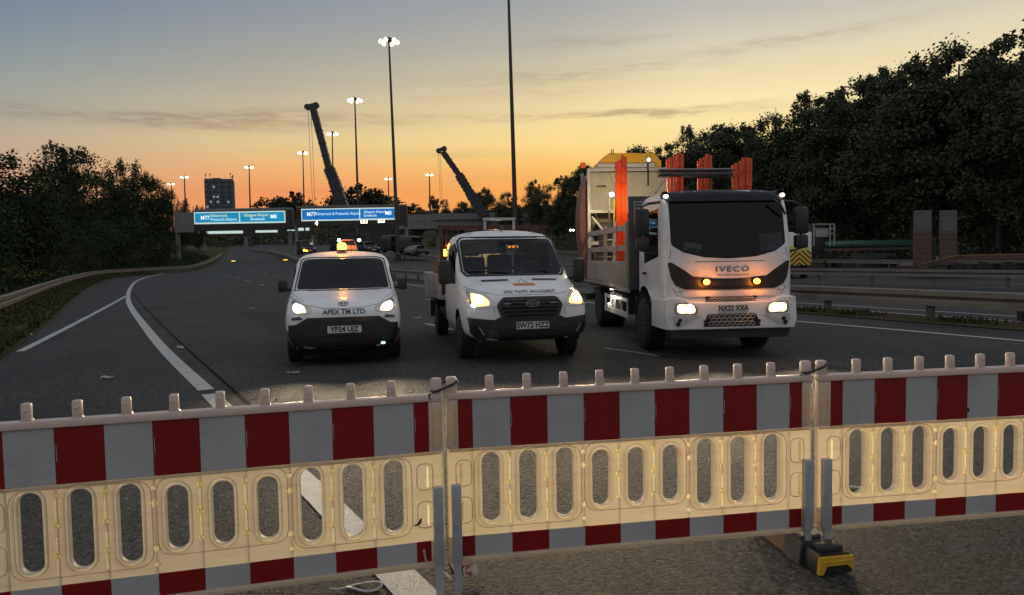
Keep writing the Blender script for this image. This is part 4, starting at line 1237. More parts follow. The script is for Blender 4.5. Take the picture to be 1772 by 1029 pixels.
barrier('left red and white barrier panel, cut off by the left edge of the picture', A0, A1, .190)
barrier('middle red and white barrier panel, in front of the three parked vehicles', Bq0, Bq1, .187)
barrier('right red and white barrier panel, leaving the picture at the right edge', C0, C1, .186)
# dark rubber straps looped round neighbouring end pegs
def strap(label, pa, pb, z):
    c = (pa + pb) / 2; d = (pb - pa).normalized(); nn = Vector((d.y, -d.x, 0))
    t0 = thing('rubber_strap', label, 'strap', Vector((c.x, c.y, z)), 0, 'rubber straps joining the barrier panels')
    pts = []
    for k in range(28):
        a = 2 * math.pi * k / 28; e = math.copysign(abs(math.cos(a)) ** .5, math.cos(a)); f = math.copysign(abs(math.sin(a)) ** .8, math.sin(a))
        pts.append(d * (.064 * e) + nn * (.040 * f + .004) + Vector((0, 0, .022 * e - .004 * f)))
    bm = bm_new(); tube(bm, pts, .0065, 8, closed=True)
    b2 = bm_new(); tube(b2, [d * -.075 + nn * .02 + Vector((0, 0, -.03)), d * -.08 + nn * .02 + Vector((0, 0, -.05)), d * -.072 + nn * .02 + Vector((0, 0, -.062))], .005, 6)
    obj('loop', bm, M['dark'], t0, smooth=True)
    obj('tail', b2, M['dark'], t0, smooth=True)
strap('dark rubber strap joining the left and middle barrier panels', A1 - dirA * .03, Bq0 + (Bq1 - Bq0).normalized() * .03, 1.038)
strap('dark rubber strap joining the middle and right barrier panels', Bq1 - (Bq1 - Bq0).normalized() * .03, C0 + dirC * .03, 1.038)
# rubber foot under the right-hand joint
dB = (Bq1 - Bq0).normalized(); nB = Vector((dB.y, -dB.x, 0))
f0 = (Bq1 + C0) / 2
ft = thing('ballast_block', 'black rubber barrier foot with a yellow bracket under the right barrier joint', 'barrier foot', f0, math.atan2(dB.y, dB.x))
bm = bm_new()
prism(bm, rounded([(-.10, .004), (.10, .004), (.088, .11), (-.088, .11)], .015, 2), 'y', -.20, -.06)
box(bm, (0, -.13, .12), (.13, .1, .035), bevel=.012)
obj('end_block', bm, M['black'], ft, smooth=True)
bm = bm_new(); prism(bm, [(-.10, .012), (-.075, .012), (-.055, .055), (.06, .055), (.08, .035), (.098, .035), (.092, .098), (-.092, .098)], 'y', -.222, -.198); box(bm, (0, -.214, .075), (.172, .02, .016), bevel=.005); obj('yellow_bracket', bm, M['yellow'], ft)
bm = bm_new(); prism(bm, [(-.115, .004), (.10, .004), (.085, .125), (-.10, .125)], 'y', -.058, .10); box(bm, (-.03, .02, .135), (.12, .12, .025), bevel=.008); obj('grey_block', bm, M['darkgrey'], ft)
bm = bm_new(); prism(bm, [(-.10, .004), (.085, .004), (.075, .10), (-.085, .10)], 'y', .102, .50); box(bm, (-.02, .3, .105), (.07, .36, .02), bevel=.006); obj('rear_block', bm, M['rust'], ft)
# litter by the feet
def crumple(name, label, px, py, seed, sc, red=True):
    p = hit(px, py); r = random.Random(seed); bm = bm_new()
    n = 14; pts = []
    for i in range(n): pts.append(Vector((sc * (i / n - .5) * 2.2, r.gauss(0, .018), .012 + abs(r.gauss(0, .02)))))
    prev = None
    for i, q in enumerate(pts):
        wv = Vector((r.gauss(0, .02), .045 + r.gauss(0, .015), abs(r.gauss(0, .03))))
        cur = (bm.verts.new(q), bm.verts.new(q + wv))
        if prev:
            f = bm.faces.new((prev[0], cur[0], cur[1], prev[1])); f.material_index = 1 if (i // 2) % 3 == 1 and red else 0
        prev = cur
    rr = bmesh.ops.extrude_face_region(bm, geom=bm.faces[:]); bmesh.ops.translate(bm, verts=[v for v in rr['geom'] if isinstance(v, bmesh.types.BMVert)], vec=(0, 0, .003))
    o = obj(name, bm, [M['plate'], M['red']]); o.location = p; o.rotation_euler = (0, 0, r.uniform(-.5, .5))
    return tag(o, label, 'litter')
crumple('tape_scrap', 'crumpled red and white tape lying behind the foot of the left barrier joint', 806, 1003, 2, .085)
p = hit(630, 1019); bm = bm_new()
pts = [Vector((.085 * math.cos(a) + .012 * math.sin(2 * a), .045 * math.sin(a), .012 + .008 * math.sin(2 * a))) for a in (2 * math.pi * k / 22 for k in range(22))]
tube(bm, pts, .006, 6, closed=True); tube(bm, [(-.08, .0, .012), (-.13, -.02, .01), (-.17, -.015, .012)], .006, 6)
o = obj('tape_loop', bm, M['plate'], smooth=True); o.location = p; tag(o, 'loop of white tape on the asphalt under the left barrier panel', 'litter')
p = hit(1470, 850); bm = bm_new()
tube(bm, [Vector((.10 * math.cos(a), .05 * math.sin(a), .014)) for a in (math.pi * k / 10 for k in range(11))], .011, 6)
o = obj('litter_strip', bm, M['plate'], smooth=True); o.location = p; tag(o, 'bent white strip on the road seen through the first slot of the right panel', 'litter')
# cable tie and torn tape hanging on the left panel
def on_panel(P0, P1, px, py, off):
    d = ray(px, py); dv = (P1 - P0).normalized(); nn = Vector((dv.y, -dv.x, 0)); o = Vector((0, 0, CH)); dd = Vector(d)
    t_ = (P0 + nn * off - o).dot(nn) / dd.dot(nn); return o + dd * t_
bm = bm_new(); q = [on_panel(A0, A1, x, y, .024) for x, y in ((716, 909), (722, 908), (727, 904), (729, 897))]
tube(bm, q, [.002, .006, .007, .004], 6); tag(obj('cable_tie', bm, M['dark'], smooth=True), 'black curved cable tie stuck on the band of the left barrier panel', 'cable tie')
bm = bm_new(); q = [on_panel(A0, A1, x, y, .022) for x, y in ((734, 951), (735, 962), (739, 975), (737, 983))]
tube(bm, q, [.006, .005, .006, .003], 6); tag(obj('tape_strip', bm, M['plast'], smooth=True), 'thin torn strip hanging over the lower red stripe of the left panel', 'litter')
bm = bm_new(); q = on_panel(C0, C1, 1676, 709, .019); bmesh.ops.create_icosphere(bm, subdivisions=2, radius=.008, matrix=Matrix.Translation(q) @ Matrix.Diagonal((.8, .4, 1.5, 1)))
tag(obj('mud_spot', bm, M['dark'], smooth=True), 'small dark mud spot on a white stripe of the right panel', 'mud spot')

# ================================================================== vehicles
def wheel(root, x, y, r, w_, side, hub=.62):
    bm = bm_new(); hw = w_ / 2
    prof = [(-hw, r * hub), (-hw, r * .9), (-hw * .86, r * .97), (-hw * .6, r), (hw * .6, r), (hw * .86, r * .97), (hw, r * .9), (hw, r * hub)]
    lathe_x(bm, prof, 32)
    for k in range(40):                       # tread blocks
        a = 2 * math.pi * k / 40; c = Vector((0, math.cos(a) * r, math.sin(a) * r))
        for s in (-.5, .5): box(bm, c + Vector((s * hw, 0, 0)), (hw * .8, .012, r * .085), rot=Matrix.Rotation(a, 3, 'X'))
    t = obj('wheel', bm, M['tyre'], root, smooth=True); t.location = (x, y, r)
    bm = bm_new(); lathe_x(bm, [(-.02, r * hub * 1.02), (side * hw * .5, r * hub), (side * hw * .55, r * .3), (side * hw * .9, r * .25), (side * hw * .95, r * .1)], 24)
    for k in range(6):
        a = 2 * math.pi * k / 6; cyl(bm, (side * hw * .86, math.cos(a) * r * .19, math.sin(a) * r * .19), (side * hw * 1.02, math.cos(a) * r * .19, math.sin(a) * r * .19), r * .035, seg=6)
    obj('rim', bm, M['rim'], t, smooth=True)
    return t
def ribbed(bm, x0, x1, z0, z1, y, n, th=.012):
    for k in range(n): box(bm, ((x0 + x1) / 2, y, z0 + (z1 - z0) * (k + .5) / n), (x1 - x0, .02, th))
def plate_on(Pt, root, x, z, txt, wd=.52, ht=.112, off=.03, m='plate'):
    pl_ = Pt('number_plate', rounded([(x - wd / 2, z - ht / 2), (x + wd / 2, z - ht / 2), (x + wd / 2, z + ht / 2), (x - wd / 2, z + ht / 2)], .012, 2), M[m], off=off, res=.15)
    Pt.text('lettering', txt, .118, x, z - .002, M['ink'], pl_, off=off + .004, bold=.0035, sx=.90)
    b = Pt('plate_border', rounded([(x - wd / 2 - .012, z - ht / 2 - .012), (x + wd / 2 + .012, z - ht / 2 - .012), (x + wd / 2 + .012, z + ht / 2 + .012), (x - wd / 2 - .012, z + ht / 2 + .012)], .014, 2), M['dark'], off=off - .006, res=.15, parent=pl_)
    return pl_
def arch(cy, cz, r, n=16): return [(cy + r * math.cos(2 * math.pi * k / n), cz + r * math.sin(2 * math.pi * k / n)) for k in range(n)]
FR = lambda f: f.normal.y < -.25
def SIDE(sg, lim=.5): return lambda f: f.normal.x * sg > .3 and f.calc_center_median().x * sg > lim
def seats(root, y, z, xs, m='seat'):
    for x in xs:
        bm = bm_new(); box(bm, (x, y, z), (.46, .16, .62), bevel=.06); box(bm, (x, y - .25, z - .32), (.46, .5, .14), bevel=.05); box(bm, (x, y + .02, z + .42), (.27, .1, .18), bevel=.04)
        obj('seat', bm, M[m], root, smooth=True)
def steering(root, x, y, z):
    bm = bm_new(); tube(bm, [Vector((x + .19 * math.cos(a), y + .06 * math.sin(a), z + .17 * math.sin(a))) for a in (2 * math.pi * k / 20 for k in range(20))], .014, 6, closed=True)
    bar(bm, (x - .18, y, z), (x + .18, y, z), .03, .03); cyl(bm, (x, y - .25, z - .15), (x, y, z), .03, seg=8)
    obj('steering_wheel', bm, M['dark'], root, smooth=True)

# ---------------------------------------------------------------- small white van
van = thing('small_van', 'small white panel van with black bumper and amber roof beacon, leftmost of the three', 'van', (-2.83, 12.42, 0), R_(12.2))
low = [(.84, .24), (.925, .45)]
st_ = [(-.885, [(.58, .30), (.66, .44), (.67, .60), (.64, .74), (.46, .83), (0, .85)]),
       (-.82, [(.72, .25), (.835, .42), (.85, .64), (.82, .83), (.58, .935), (0, .965)]),
       (-.62, [(.79, .23), (.905, .43), (.915, .72), (.88, .92), (.62, 1.02), (0, 1.05)]),
       (-.2, [(.82, .23), (.925, .45), (.93, .83), (.885, 1.01), (.66, 1.09), (0, 1.115)]),
       (.10, low + [(.93, .92), (.88, 1.09), (.72, 1.165), (0, 1.19)]),
       (.25, low + [(.93, .95), (.86, 1.17), (.73, 1.255), (0, 1.285)]),
       (.92, low + [(.925, 1.0), (.845, 1.54), (.735, 1.695), (0, 1.725)]),
       (1.15, low + [(.925, 1.02), (.84, 1.62), (.735, 1.78), (0, 1.815)]),
       (1.6, low + [(.925, 1.02), (.84, 1.64), (.735, 1.805), (0, 1.845)]),
       (3.2, low + [(.925, 1.02), (.84, 1.64), (.735, 1.805), (0, 1.84)]),
       (3.36, [(.80, .28), (.90, .45), (.90, 1.0), (.82, 1.6), (.70, 1.765), (0, 1.79)])]
bm = loft_mesh(st_); bvh = BVHTree.FromBMesh(bm)
ws = rounded([(-.77, 1.175), (.77, 1.175), (.70, 1.655), (.58, 1.685), (-.58, 1.685), (-.70, 1.655)], .05, 3)
sw = [(.28, 1.10), (1.15, 1.08), (1.2, 1.5), (.95, 1.56), (.72, 1.45)]
cut_hole(bm, ws, 'y', FR)
for sg in (1, -1):
    cut_hole(bm, sw, 'x', SIDE(sg)); cut_hole(bm, arch(0, .36, .37), 'x', SIDE(sg)); cut_hole(bm, arch(2.78, .36, .37), 'x', SIDE(sg))
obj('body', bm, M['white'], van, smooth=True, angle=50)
P = Patcher(bvh, van)
P('windscreen', ws, M['glassdk'], off=.002, res=.08, near=.3)
fr = [(-.80, 1.155), (.80, 1.155), (.72, 1.67), (.58, 1.705), (-.58, 1.705), (-.72, 1.67)]
b = bm_new()
pts = []
for a, c in zip(fr, fr[1:] + fr[:1]):
    for k in range(6): pts.append((a[0] + (c[0] - a[0]) * k / 6, .3, a[1] + (c[1] - a[1]) * k / 6))
for q in pts: b.verts.new(q)
project(b, bvh, 'y', -1, .002); pv = [v.co.copy() for v in b.verts]; b.free()
b = bm_new(); tube(b, pv, .014, 6, closed=True); obj('windscreen_seal', b, M['black'], van, smooth=True)
for sg in (1, -1): P('side_window', sw, M['glassdk'], 'x', sg, .002, .1)
P('bumper', [(-.70, .265), (.70, .265), (.87, .42), (.90, .66), (.80, .655), (.72, .665), (.55, .765), (-.55, .765), (-.72, .665), (-.80, .655), (-.90, .66), (-.87, .42)], M['black'], off=.022, res=.07)
bm = bm_new(); prism(bm, [(-.80, .16), (.80, .16), (.84, .30), (-.84, .30)], 'y', -.80, -.55); obj('lower_valance', bm, M['valance'], van)
P('lower_grille', rounded([(-.56, .37), (.56, .37), (.62, .47), (-.62, .47)], .03, 2), M['dark'], off=.027, res=.08)
b = bm_new()
for k in range(3):
    z = .335 + .034 * k
    for q in range(24): b.verts.new((-.55 + 1.1 * q / 23, -1, z))
project(b, bvh, 'y', -1, .034); vv = [v.co.copy() for v in b.verts]; b.free(); b = bm_new()
for k in range(3): tube(b, vv[24 * k:24 * k + 24], .008, 5)
obj('grille_bar', b, M['black'], van, smooth=True)
P('upper_grille', rounded([(-.46, .69), (.46, .69), (.52, .745), (-.52, .745)], .02, 2), M['gloss'], off=.027, res=.08)
for sg in (-1, 1):
    pol = [(.47, .865), (.50, .93), (.76, 1.035), (.815, 1.0), (.80, .87), (.74, .82), (.52, .835)]
    pol = pol if sg > 0 else mirror(pol)
    h = P('headlight', rounded(pol, .02, 2), M['lens'], off=.008, res=.05)
    P('lens_glow', rounded([(sg * x, z) for x, z in ((.56, .855), (.60, .94), (.74, .99), (.785, .96), (.775, .88), (.73, .845))][::sg], .03, 3), M['headglow'], off=.014, res=.05, parent=h)
    P('bulb', circ(sg * .68, .91, .062, 14, .055), M['head'], off=.02, res=.05, parent=h)
    P('fog_trim', rounded([(sg * x, z) for x, z in ((.62, .745), (.80, .735), (.79, .77), (.66, .79))][::sg], .01, 2), M['gloss'], off=.018, res=.06)
    spot('headlamp_beam', van, (sg * .66, -1.0, .92), (sg * .5, -8, .88), 460, (1.0, .78, .48), 70, 1.0, .06)
    bm = bm_new(); box(bm, (sg * 1.0, .30, 1.235), (.165, .10, .21), bevel=.045); box(bm, (sg * .91, .33, 1.17), (.10, .05, .05), bevel=.015)
    mr = obj('wing_mirror', bm, M['black'], van, smooth=True)
    wheel(van, sg * .80, 0, .335, .215, sg); wheel(van, sg * .80, 2.78, .335, .215, sg)
P.line('panel_gap', [(-.86, 1.06), (-.80, 1.03), (-.52, .945), (-.30, .905), (0, .895), (.30, .905), (.52, .945), (.80, 1.03), (.86, 1.06)], M['dark'], .004, .0)
P.line('panel_gap', [(-.80, 1.10), (-.74, 1.06), (-.60, 1.0)], M['dark'], .003, .0, near=-.4); P.line('panel_gap', [(.80, 1.10), (.74, 1.06), (.60, 1.0)], M['dark'], .003, .0, near=-.4)
P.line('bumper_gap', [(-.90, .52), (-.60, .50), (-.52, .475), (.52, .475), (.60, .50), (.90, .52)], M['dark'], .005, .024)
plate_on(P, van, .01, .575, 'YP24 UJZ', off=.04)
P.text('lettering', 'APEX TM LTD', .105, .01, .845, M['greyink'], off=.006, bold=.003, sx=1.0)
b = bm_new()
for rx, rz in ((.075, .05), (.028, .048)):
    for k in range(24):
        a = 2 * math.pi * k / 24; b.verts.new((rx * math.cos(a), -1, .968 + rz * math.sin(a) * .55))
for k in range(24):
    a = 2 * math.pi * k / 24; b.verts.new((.052 * math.cos(a), -1, .982 + .014 * math.sin(a)))
project(b, bvh, 'y', -1, .008); vv = [v.co.copy() for v in b.verts]; b.free(); b = bm_new()
for k in range(3): tube(b, vv[24 * k:24 * k + 24], .006, 6, closed=True)
obj('emblem', b, M['badge'], van, smooth=True)
bm = bm_new()
for s in (-1, 1): tube(bm, [(.15 * s + .1, .02, 1.20), (.35 * s + .1, .10, 1.235), (.62 * s + .05, .16, 1.26)], .010, 5)
obj('wiper', bm, M['dark'], van)
P('green_led', circ(.60, .335, .035, 10, .02), M['green_led'], off=.03, res=.05)
bm = bm_new(); box(bm, (0, .55, 1.02), (1.6, .7, .12), bevel=.03); box(bm, (0, 1.9, 1.2), (1.5, .06, 1.0)); obj('dashboard', bm, M['trimgrey'], van)
seats(van, 1.25, 1.15, (-.42, .42)); steering(van, .4, .78, 1.15)
bm = bm_new(); lathe_z(bm, [(.10, 0), (.10, .03), (.085, .04)], 16, (-.02, 1.22, 1.81)); bc = obj('beacon', bm, M['dark'], van, smooth=True)
bm = bm_new(); lathe_z(bm, [(.08, .04), (.08, .13), (.05, .16), (.01, .165)], 16, (-.02, 1.22, 1.81)); obj('beacon_lens', bm, M['amber'], bc, smooth=True)
bm = bm_new(); tube(bm, [(.14, 1.0, 1.77), (.15, 1.02, 1.86)], .006, 5); obj('aerial', bm, M['dark'], van)
point('beacon_light', van, (-.02, 1.24, 2.14), 14, (1.0, .33, .03), .08)

# ---------------------------------------------------------------- flatbed pickup
tp_ = thing('flatbed_pickup', 'white dropside flatbed pickup with a black hexagonal grille, middle of the three', 'flatbed truck', (.06, 12.40, 0), R_(12.0))
low = [(.90, .34), (.985, .52)]
st_ = [(-1.04, [(.66, .40), (.76, .52), (.78, .70), (.74, .88), (.52, .98), (0, 1.0)]),
       (-.97, [(.82, .35), (.925, .50), (.94, .74), (.91, .96), (.66, 1.09), (0, 1.13)]),
       (-.72, [(.87, .34), (.975, .51), (.985, .82), (.955, 1.05), (.74, 1.185), (0, 1.22)]),
       (-.3, low + [(.99, .92), (.965, 1.17), (.80, 1.285), (0, 1.315)]),
       (-.02, low + [(.99, 1.0), (.96, 1.25), (.83, 1.345), (0, 1.375)]),
       (.10, low + [(.99, 1.02), (.955, 1.32), (.875, 1.43), (0, 1.465)]),
       (.74, low + [(.985, 1.1), (.935, 1.76), (.875, 1.985), (0, 2.03)]),
       (.92, low + [(.985, 1.12), (.94, 1.84), (.885, 2.08), (0, 2.13)]),
       (1.2, low + [(.985, 1.12), (.94, 1.86), (.885, 2.12), (0, 2.175)]),
       (1.72, low + [(.985, 1.12), (.94, 1.86), (.885, 2.12), (0, 2.17)]),
       (1.80, [(.88, .36), (.96, .52), (.96, 1.1), (.91, 1.82), (.85, 2.06), (0, 2.11)])]
bm = loft_mesh(st_); bvh = BVHTree.FromBMesh(bm)
ws = rounded([(-.79, 1.375), (.79, 1.375), (.85, 1.44), (.825, 1.93), (.77, 1.98), (-.77, 1.98), (-.825, 1.93), (-.85, 1.44)], .05, 3)
sw = [(.30, 1.22), (1.25, 1.20), (1.30, 1.85), (.85, 1.92), (.62, 1.78)]
rw = [(-.62, 1.35), (.62, 1.35), (.58, 1.9), (-.58, 1.9)]
cut_hole(bm, ws, 'y', FR)
cut_hole(bm, rw, 'y', lambda f: f.normal.y > .5)
for sg in (1, -1):
    cut_hole(bm, sw, 'x', SIDE(sg)); cut_hole(bm, arch(0, .40, .43), 'x', SIDE(sg))
obj('body', bm, M['white'], tp_, smooth=True, angle=50)
P = Patcher(bvh, tp_)
P('windscreen', ws, M['glass'], off=.002, res=.08, near=.3)
fr = [(-.81, 1.352), (.81, 1.352), (.876, 1.43), (.85, 1.945), (.785, 2.005), (-.785, 2.005), (-.85, 1.945), (-.876, 1.43)]
b = bm_new()
for a, c in zip(fr, fr[1:] + fr[:1]):
    for k in range(6): b.verts.new((a[0] + (c[0] - a[0]) * k / 6, .3, a[1] + (c[1] - a[1]) * k / 6))
project(b, bvh, 'y', -1, .001); pv = [v.co.copy() for v in b.verts]; b.free()
b = bm_new(); tube(b, pv, .024, 6, closed=True); obj('windscreen_seal', b, M['black'], tp_, smooth=True)
for sg in (1, -1): P('side_window', sw, M['glassdk'], 'x', sg, .002, .1)
P('rear_window', rw, M['glass'], 'y', 1, .002, .2)
P('bumper', [(-.80, .365), (.80, .365), (.92, .5), (.955, .74), (.9, .735), (.56, .70), (.48, .74), (-.48, .74), (-.56, .70), (-.9, .735), (-.955, .74), (-.92, .5)], M['black'], off=.03, res=.07)
P('grille', rounded([(-.44, .70), (.44, .70), (.525, .92), (.42, 1.045), (-.42, 1.045), (-.525, .92)], .04, 3), M['black'], off=.028, res=.07)
b = bm_new(); nb = 0
for k in range(5):
    z = .76 + .058 * k; hw_ = lerp([(.70, .36), (.92, .47), (1.05, .36)], z)
    for q in range(20): b.verts.new((-hw_ + 2 * hw_ * q / 19, -1, z))
project(b, bvh, 'y', -1, .036); vv = [v.co.copy() for v in b.verts]; b.free(); b = bm_new()
for k in range(5): tube(b, vv[20 * k:20 * k + 20], .010, 5)
obj('grille_bar', b, M['gloss'], tp_, smooth=True)
P('lower_grille', rounded([(-.46, .42), (.46, .42), (.5, .53), (-.5, .53)], .02, 2), M['dark'], off=.036, res=.08)
for sg in (-1, 1):
    h = P('headlight', rounded([(sg * x, z) for x, z in ((.58, .90), (.55, .97), (.66, 1.10), (.90, 1.17), (.935, 1.0), (.90, .89), (.80, .87))][::sg], .03, 2), M['lens'], off=.01, res=.05)
    P('lens_glow', rounded([(sg * x, z) for x, z in ((.64, .925), (.63, .985), (.72, 1.075), (.87, 1.11), (.89, .99), (.86, .91))][::sg], .03, 3), M['headgloww'], off=.016, res=.05, parent=h)
    P('bulb', circ(sg * .785, 1.02, .062, 14), M['headw'], off=.022, res=.05, parent=h)
    if sg < 0: P('indicator', circ(-.875, .925, .026, 10), M['white_led'], off=.024, res=.05, parent=h)
    P('fog_housing', rounded([(sg * x, z) for x, z in ((.70, .46), (.86, .49), (.88, .64), (.76, .58))][::sg], .02, 2), M['gloss'], off=.036, res=.06)
    P('chrome_blade', [(sg * x, z) for x, z in ((.71, .47), (.75, .48), (.82, .60), (.79, .60))][::sg], M['rim'], off=.042, res=.06)
    P('bonnet_vent', rounded([(sg * x, z) for x, z in ((.20, 1.275), (.62, 1.262), (.64, 1.292), (.20, 1.302))][::sg], .008, 2), M['dark'], off=.003, res=.06, near=-.5)
    P('grille_led', rounded([(sg * .36 - .05, .938), (sg * .36 + .05, .938), (sg * .36 + .05, .95), (sg * .36 - .05, .95)], .004, 1), M['bedgrey'], off=.048, res=.05)
    spot('headlamp_beam', tp_, (sg * .77, -1.12, 1.02), (sg * .6, -8, .92), 460, (1.0, .70, .36), 70, 1.0, .06)
    bm = bm_new(); box(bm, (sg * 1.17, .20, 1.42), (.20, .10, .40), bevel=.05); box(bm, (sg * 1.05, .26, 1.28), (.12, .05, .06), bevel=.015)
    obj('wing_mirror', bm, M['black'], tp_, smooth=True)
    wheel(tp_, sg * .865, 0, .355, .235, sg)
    wheel(tp_, sg * .80, 3.95, .355, .235, sg); 
P.line('panel_gap', [(-.955, 1.20), (-.90, 1.18), (-.66, 1.11), (-.50, 1.075), (0, 1.068), (.50, 1.075), (.66, 1.11), (.90, 1.18), (.955, 1.20)], M['dark'], .0045, .0)
for sg in (-1, 1):
    P.line('panel_gap', [(sg * .55, .90), (sg * .57, .76)], M['dark'], .004, .0)
    P.line('bonnet_crease', [(sg * .62, 1.10), (sg * .66, 1.22), (sg * .70, 1.34)], M['greylogo'], .0025, .0, near=-.5)
P.line('bumper_gap', [(-.93, .60), (-.62, .59), (-.52, .555), (.52, .555), (.62, .59), (.93, .60)], M['dark'], .006, .032)
plate_on(P, tp_, .03, .605, 'SW72 HZZ', off=.045)
P.text('lettering', 'APEX TRAFFIC MANAGEMENT', .062, .03, 1.115, M['greyink'], off=.005, bold=.0015, sx=1.0, near=-.7)
P('emblem', circ(.03, .935, .105, 24, .045), M['dark'], off=.045, res=.06)
b = bm_new()
for k in range(28):
    a = 2 * math.pi * k / 28; b.verts.new((.03 + .108 * math.cos(a), -1, .935 + .047 * math.sin(a)))
project(b, bvh, 'y', -1, .052); vv = [v.co.copy() for v in b.verts]; b.free(); b = bm_new(); tube(b, vv, .007, 6, closed=True); obj('emblem_ring', b, M['badge'], tp_, smooth=True)
P.text('lettering', 'Ford', .075, .03, .937, M['badge'], off=.056, sx=1.3)
P('logo', rounded([(-.16, 1.20), (.16, 1.20), (.19, 1.215), (.16, 1.238), (-.16, 1.238), (-.19, 1.215)], .015, 2), M['orangelogo'], off=.004, res=.05, near=-.6)
b = bm_new()
for q in ((-.07, 1.243), (.0, 1.295), (.075, 1.243)): b.verts.new((q[0] - .0, -.6, q[1]))
project(b, bvh, 'y', -1, .006); vv = [v.co.copy() for v in b.verts]; b.free(); b = bm_new(); tube(b, vv, .009, 5); obj('logo_peak', b, M['greylogo'], tp_)
bm = bm_new()
tube(bm, [(.74, -.02, 1.40), (.4, .06, 1.43), (.02, .10, 1.455)], .012, 5); tube(bm, [(-.1, -.02, 1.40), (-.45, .05, 1.425), (-.78, .10, 1.44)], .012, 5)
obj('wiper', bm, M['dark'], tp_)
bm = bm_new(); box(bm, (0, .45, 1.22), (1.7, .7, .14), bevel=.04); obj('dashboard', bm, M['trimgrey'], tp_)
bm = bm_new(); box(bm, (.40, .42, 1.302), (.16, .10, .012), rot=Matrix.Rotation(.5, 3, 'Z')); obj('paper_sheet', bm, M['paper'], tp_)
seats(tp_, 1.35, 1.40, (.0, .5)); seats(tp_, 1.40, 1.36, (-.5,)); steering(tp_, -.02 + .5, .82, 1.40)
bm = bm_new(); box(bm, (-.48, .66, 1.84), (.62, .03, .24), bevel=.02); obj('sun_visor', bm, M['trimgrey'], tp_, smooth=True)
bm = bm_new(); box(bm, (0, .62, 1.92), (.22, .05, .08), bevel=.02); obj('rear_view_mirror', bm, M['dark'], tp_, smooth=True)
P('visor_sticker', [(-.70, 1.935), (-.56, 1.94), (-.56, 1.955), (-.70, 1.95)], M['paper'], off=.004, res=.1, near=.3)
# chassis, bed, dropsides
bm = bm_new(); box(bm, (0, 3.0, .62), (.9, 4.6, .16)); box(bm, (0, 3.0, .80), (1.5, 4.4, .10)); obj('chassis', bm, M['chassis'], tp_)
bm = bm_new(); box(bm, (0, 3.45, .915), (2.10, 3.1, .10), bevel=.01); obj('load_bed', bm, M['bedgrey'], tp_)
for sg in (-1, 1):
    bm = bm_new(); box(bm, (sg * 1.045, 3.45, 1.165), (.035, 3.08, .38), bevel=.008)
    for k in range(4): box(bm, (sg * 1.064, 3.45, 1.04 + .085 * k), (.008, 3.0, .012))
    for y in (1.95, 2.9, 3.9, 4.95): box(bm, (sg * 1.068, y, 1.15), (.02, .05, .36), bevel=.004)
    obj('dropside', bm, M['bedgrey'], tp_)
    bm = bm_new(); tube(bm, [(sg * 1.05, 1.9, .90), (sg * 1.05, 1.9, 1.40)], .03, 8); obj('corner_post', bm, M['steel'], tp_)
    bm = bm_new(); box(bm, (sg * .92, 1.98, .62), (.05, .5, .25), bevel=.02); box(bm, (sg * .85, 2.9, .60), (.05, 1.2, .12)); obj('side_guard', bm, M['black'], tp_)
    bm = bm_new(); box(bm, (sg * .84, 3.95, .76), (.30, .95, .05), bevel=.02); obj('mudguard', bm, M['black'], tp_); bm = bm_new(); box(bm, (sg * .84, 4.40, .55), (.30, .03, .35)); obj('mud_flap', bm, M['black'], tp_)
bm = bm_new(); box(bm, (0, 5.0, 1.165), (2.06, .035, .38), bevel=.008); obj('tailgate', bm, M['bedgrey'], tp_)
bm = bm_new()
for x in (-1.0, 1.0): box(bm, (x, 1.95, 1.58), (.07, .07, 1.36))
box(bm, (0, 1.95, 2.235), (2.14, .08, .085)); box(bm, (0, 1.95, 1.45), (2.0, .05, .06))
for k in range(9): box(bm, (-.9 + .225 * k, 1.95, 1.85), (.025, .03, .76))
obj('headboard', bm, M['darkred'], tp_)
bm = bm_new(); box(bm, (0, 1.30, 2.36), (.60, .10, .045), bevel=.018)
for s in (-.27, .27): box(bm, (s, 1.30, 2.25), (.035, .05, .17))
obj('roof_light_bar', bm, M['whitefoil'], tp_, smooth=True)
bm = bm_new(); prism(bm, [(1.0, 2.16), (1.22, 2.16), (1.2, 2.20), (1.12, 2.24)], 'x', -.03, .03); obj('roof_aerial', bm, M['dark'], tp_)
for sx_ in (-.62, .62):
    bm = bm_new(); box(bm, (sx_, 1.05, 2.135), (.12, .09, .045), bevel=.015); obj('marker_lamp', bm, M['dark'], tp_, smooth=True)
point('bed_work_light', tp_, (.15, 2.45, 2.0), 14, (1.0, .62, .25), .1)

# load on the bed: crates, cones and an amber lamp
def on_bed(lx, ly, lz): return tp_.matrix_basis_ @ Vector((lx, ly, lz))
TPM = Matrix.Translation(tp_.location) @ Matrix.Rotation(R_(12.0), 4, 'Z')
def bedp(x, y, z): return TPM @ Vector((x, y, z))
for (x, y, z, sx_, sy_, sz_, lab) in ((-.72, 2.55, .967, .55, .6, .50, 'brown crate at the bottom, behind the cab of the flatbed pickup'),
                                    (-.74, 2.55, 1.47, .50, .5, .34, 'smaller brown crate stacked on another behind the flatbed cab'),
                                    (-.74, 3.3, .967, .5, .6, .62, 'dark brown crate nearer the tailgate of the flatbed pickup')):
    t = thing('crate', lab, 'crate', bedp(x, y, z), R_(12), 'crates on the flatbed pickup')
    bm = bm_new(); box(bm, (0, 0, sz_ / 2), (sx_, sy_, sz_), bevel=.01); obj('crate_body', bm, M['rust'], t)
    bm = bm_new()
    for s in (-1, 1):
        for k in (-.4, .4): box(bm, (s * sx_ * .42, k * sy_ * 1.02 * 1.25, sz_ / 2), (.05, .02, sz_ * .96))
    box(bm, (0, 0, sz_ + .012), (sx_ * 1.03, sy_ * 1.03, .024)); obj('batten', bm, M['railpost'], t)
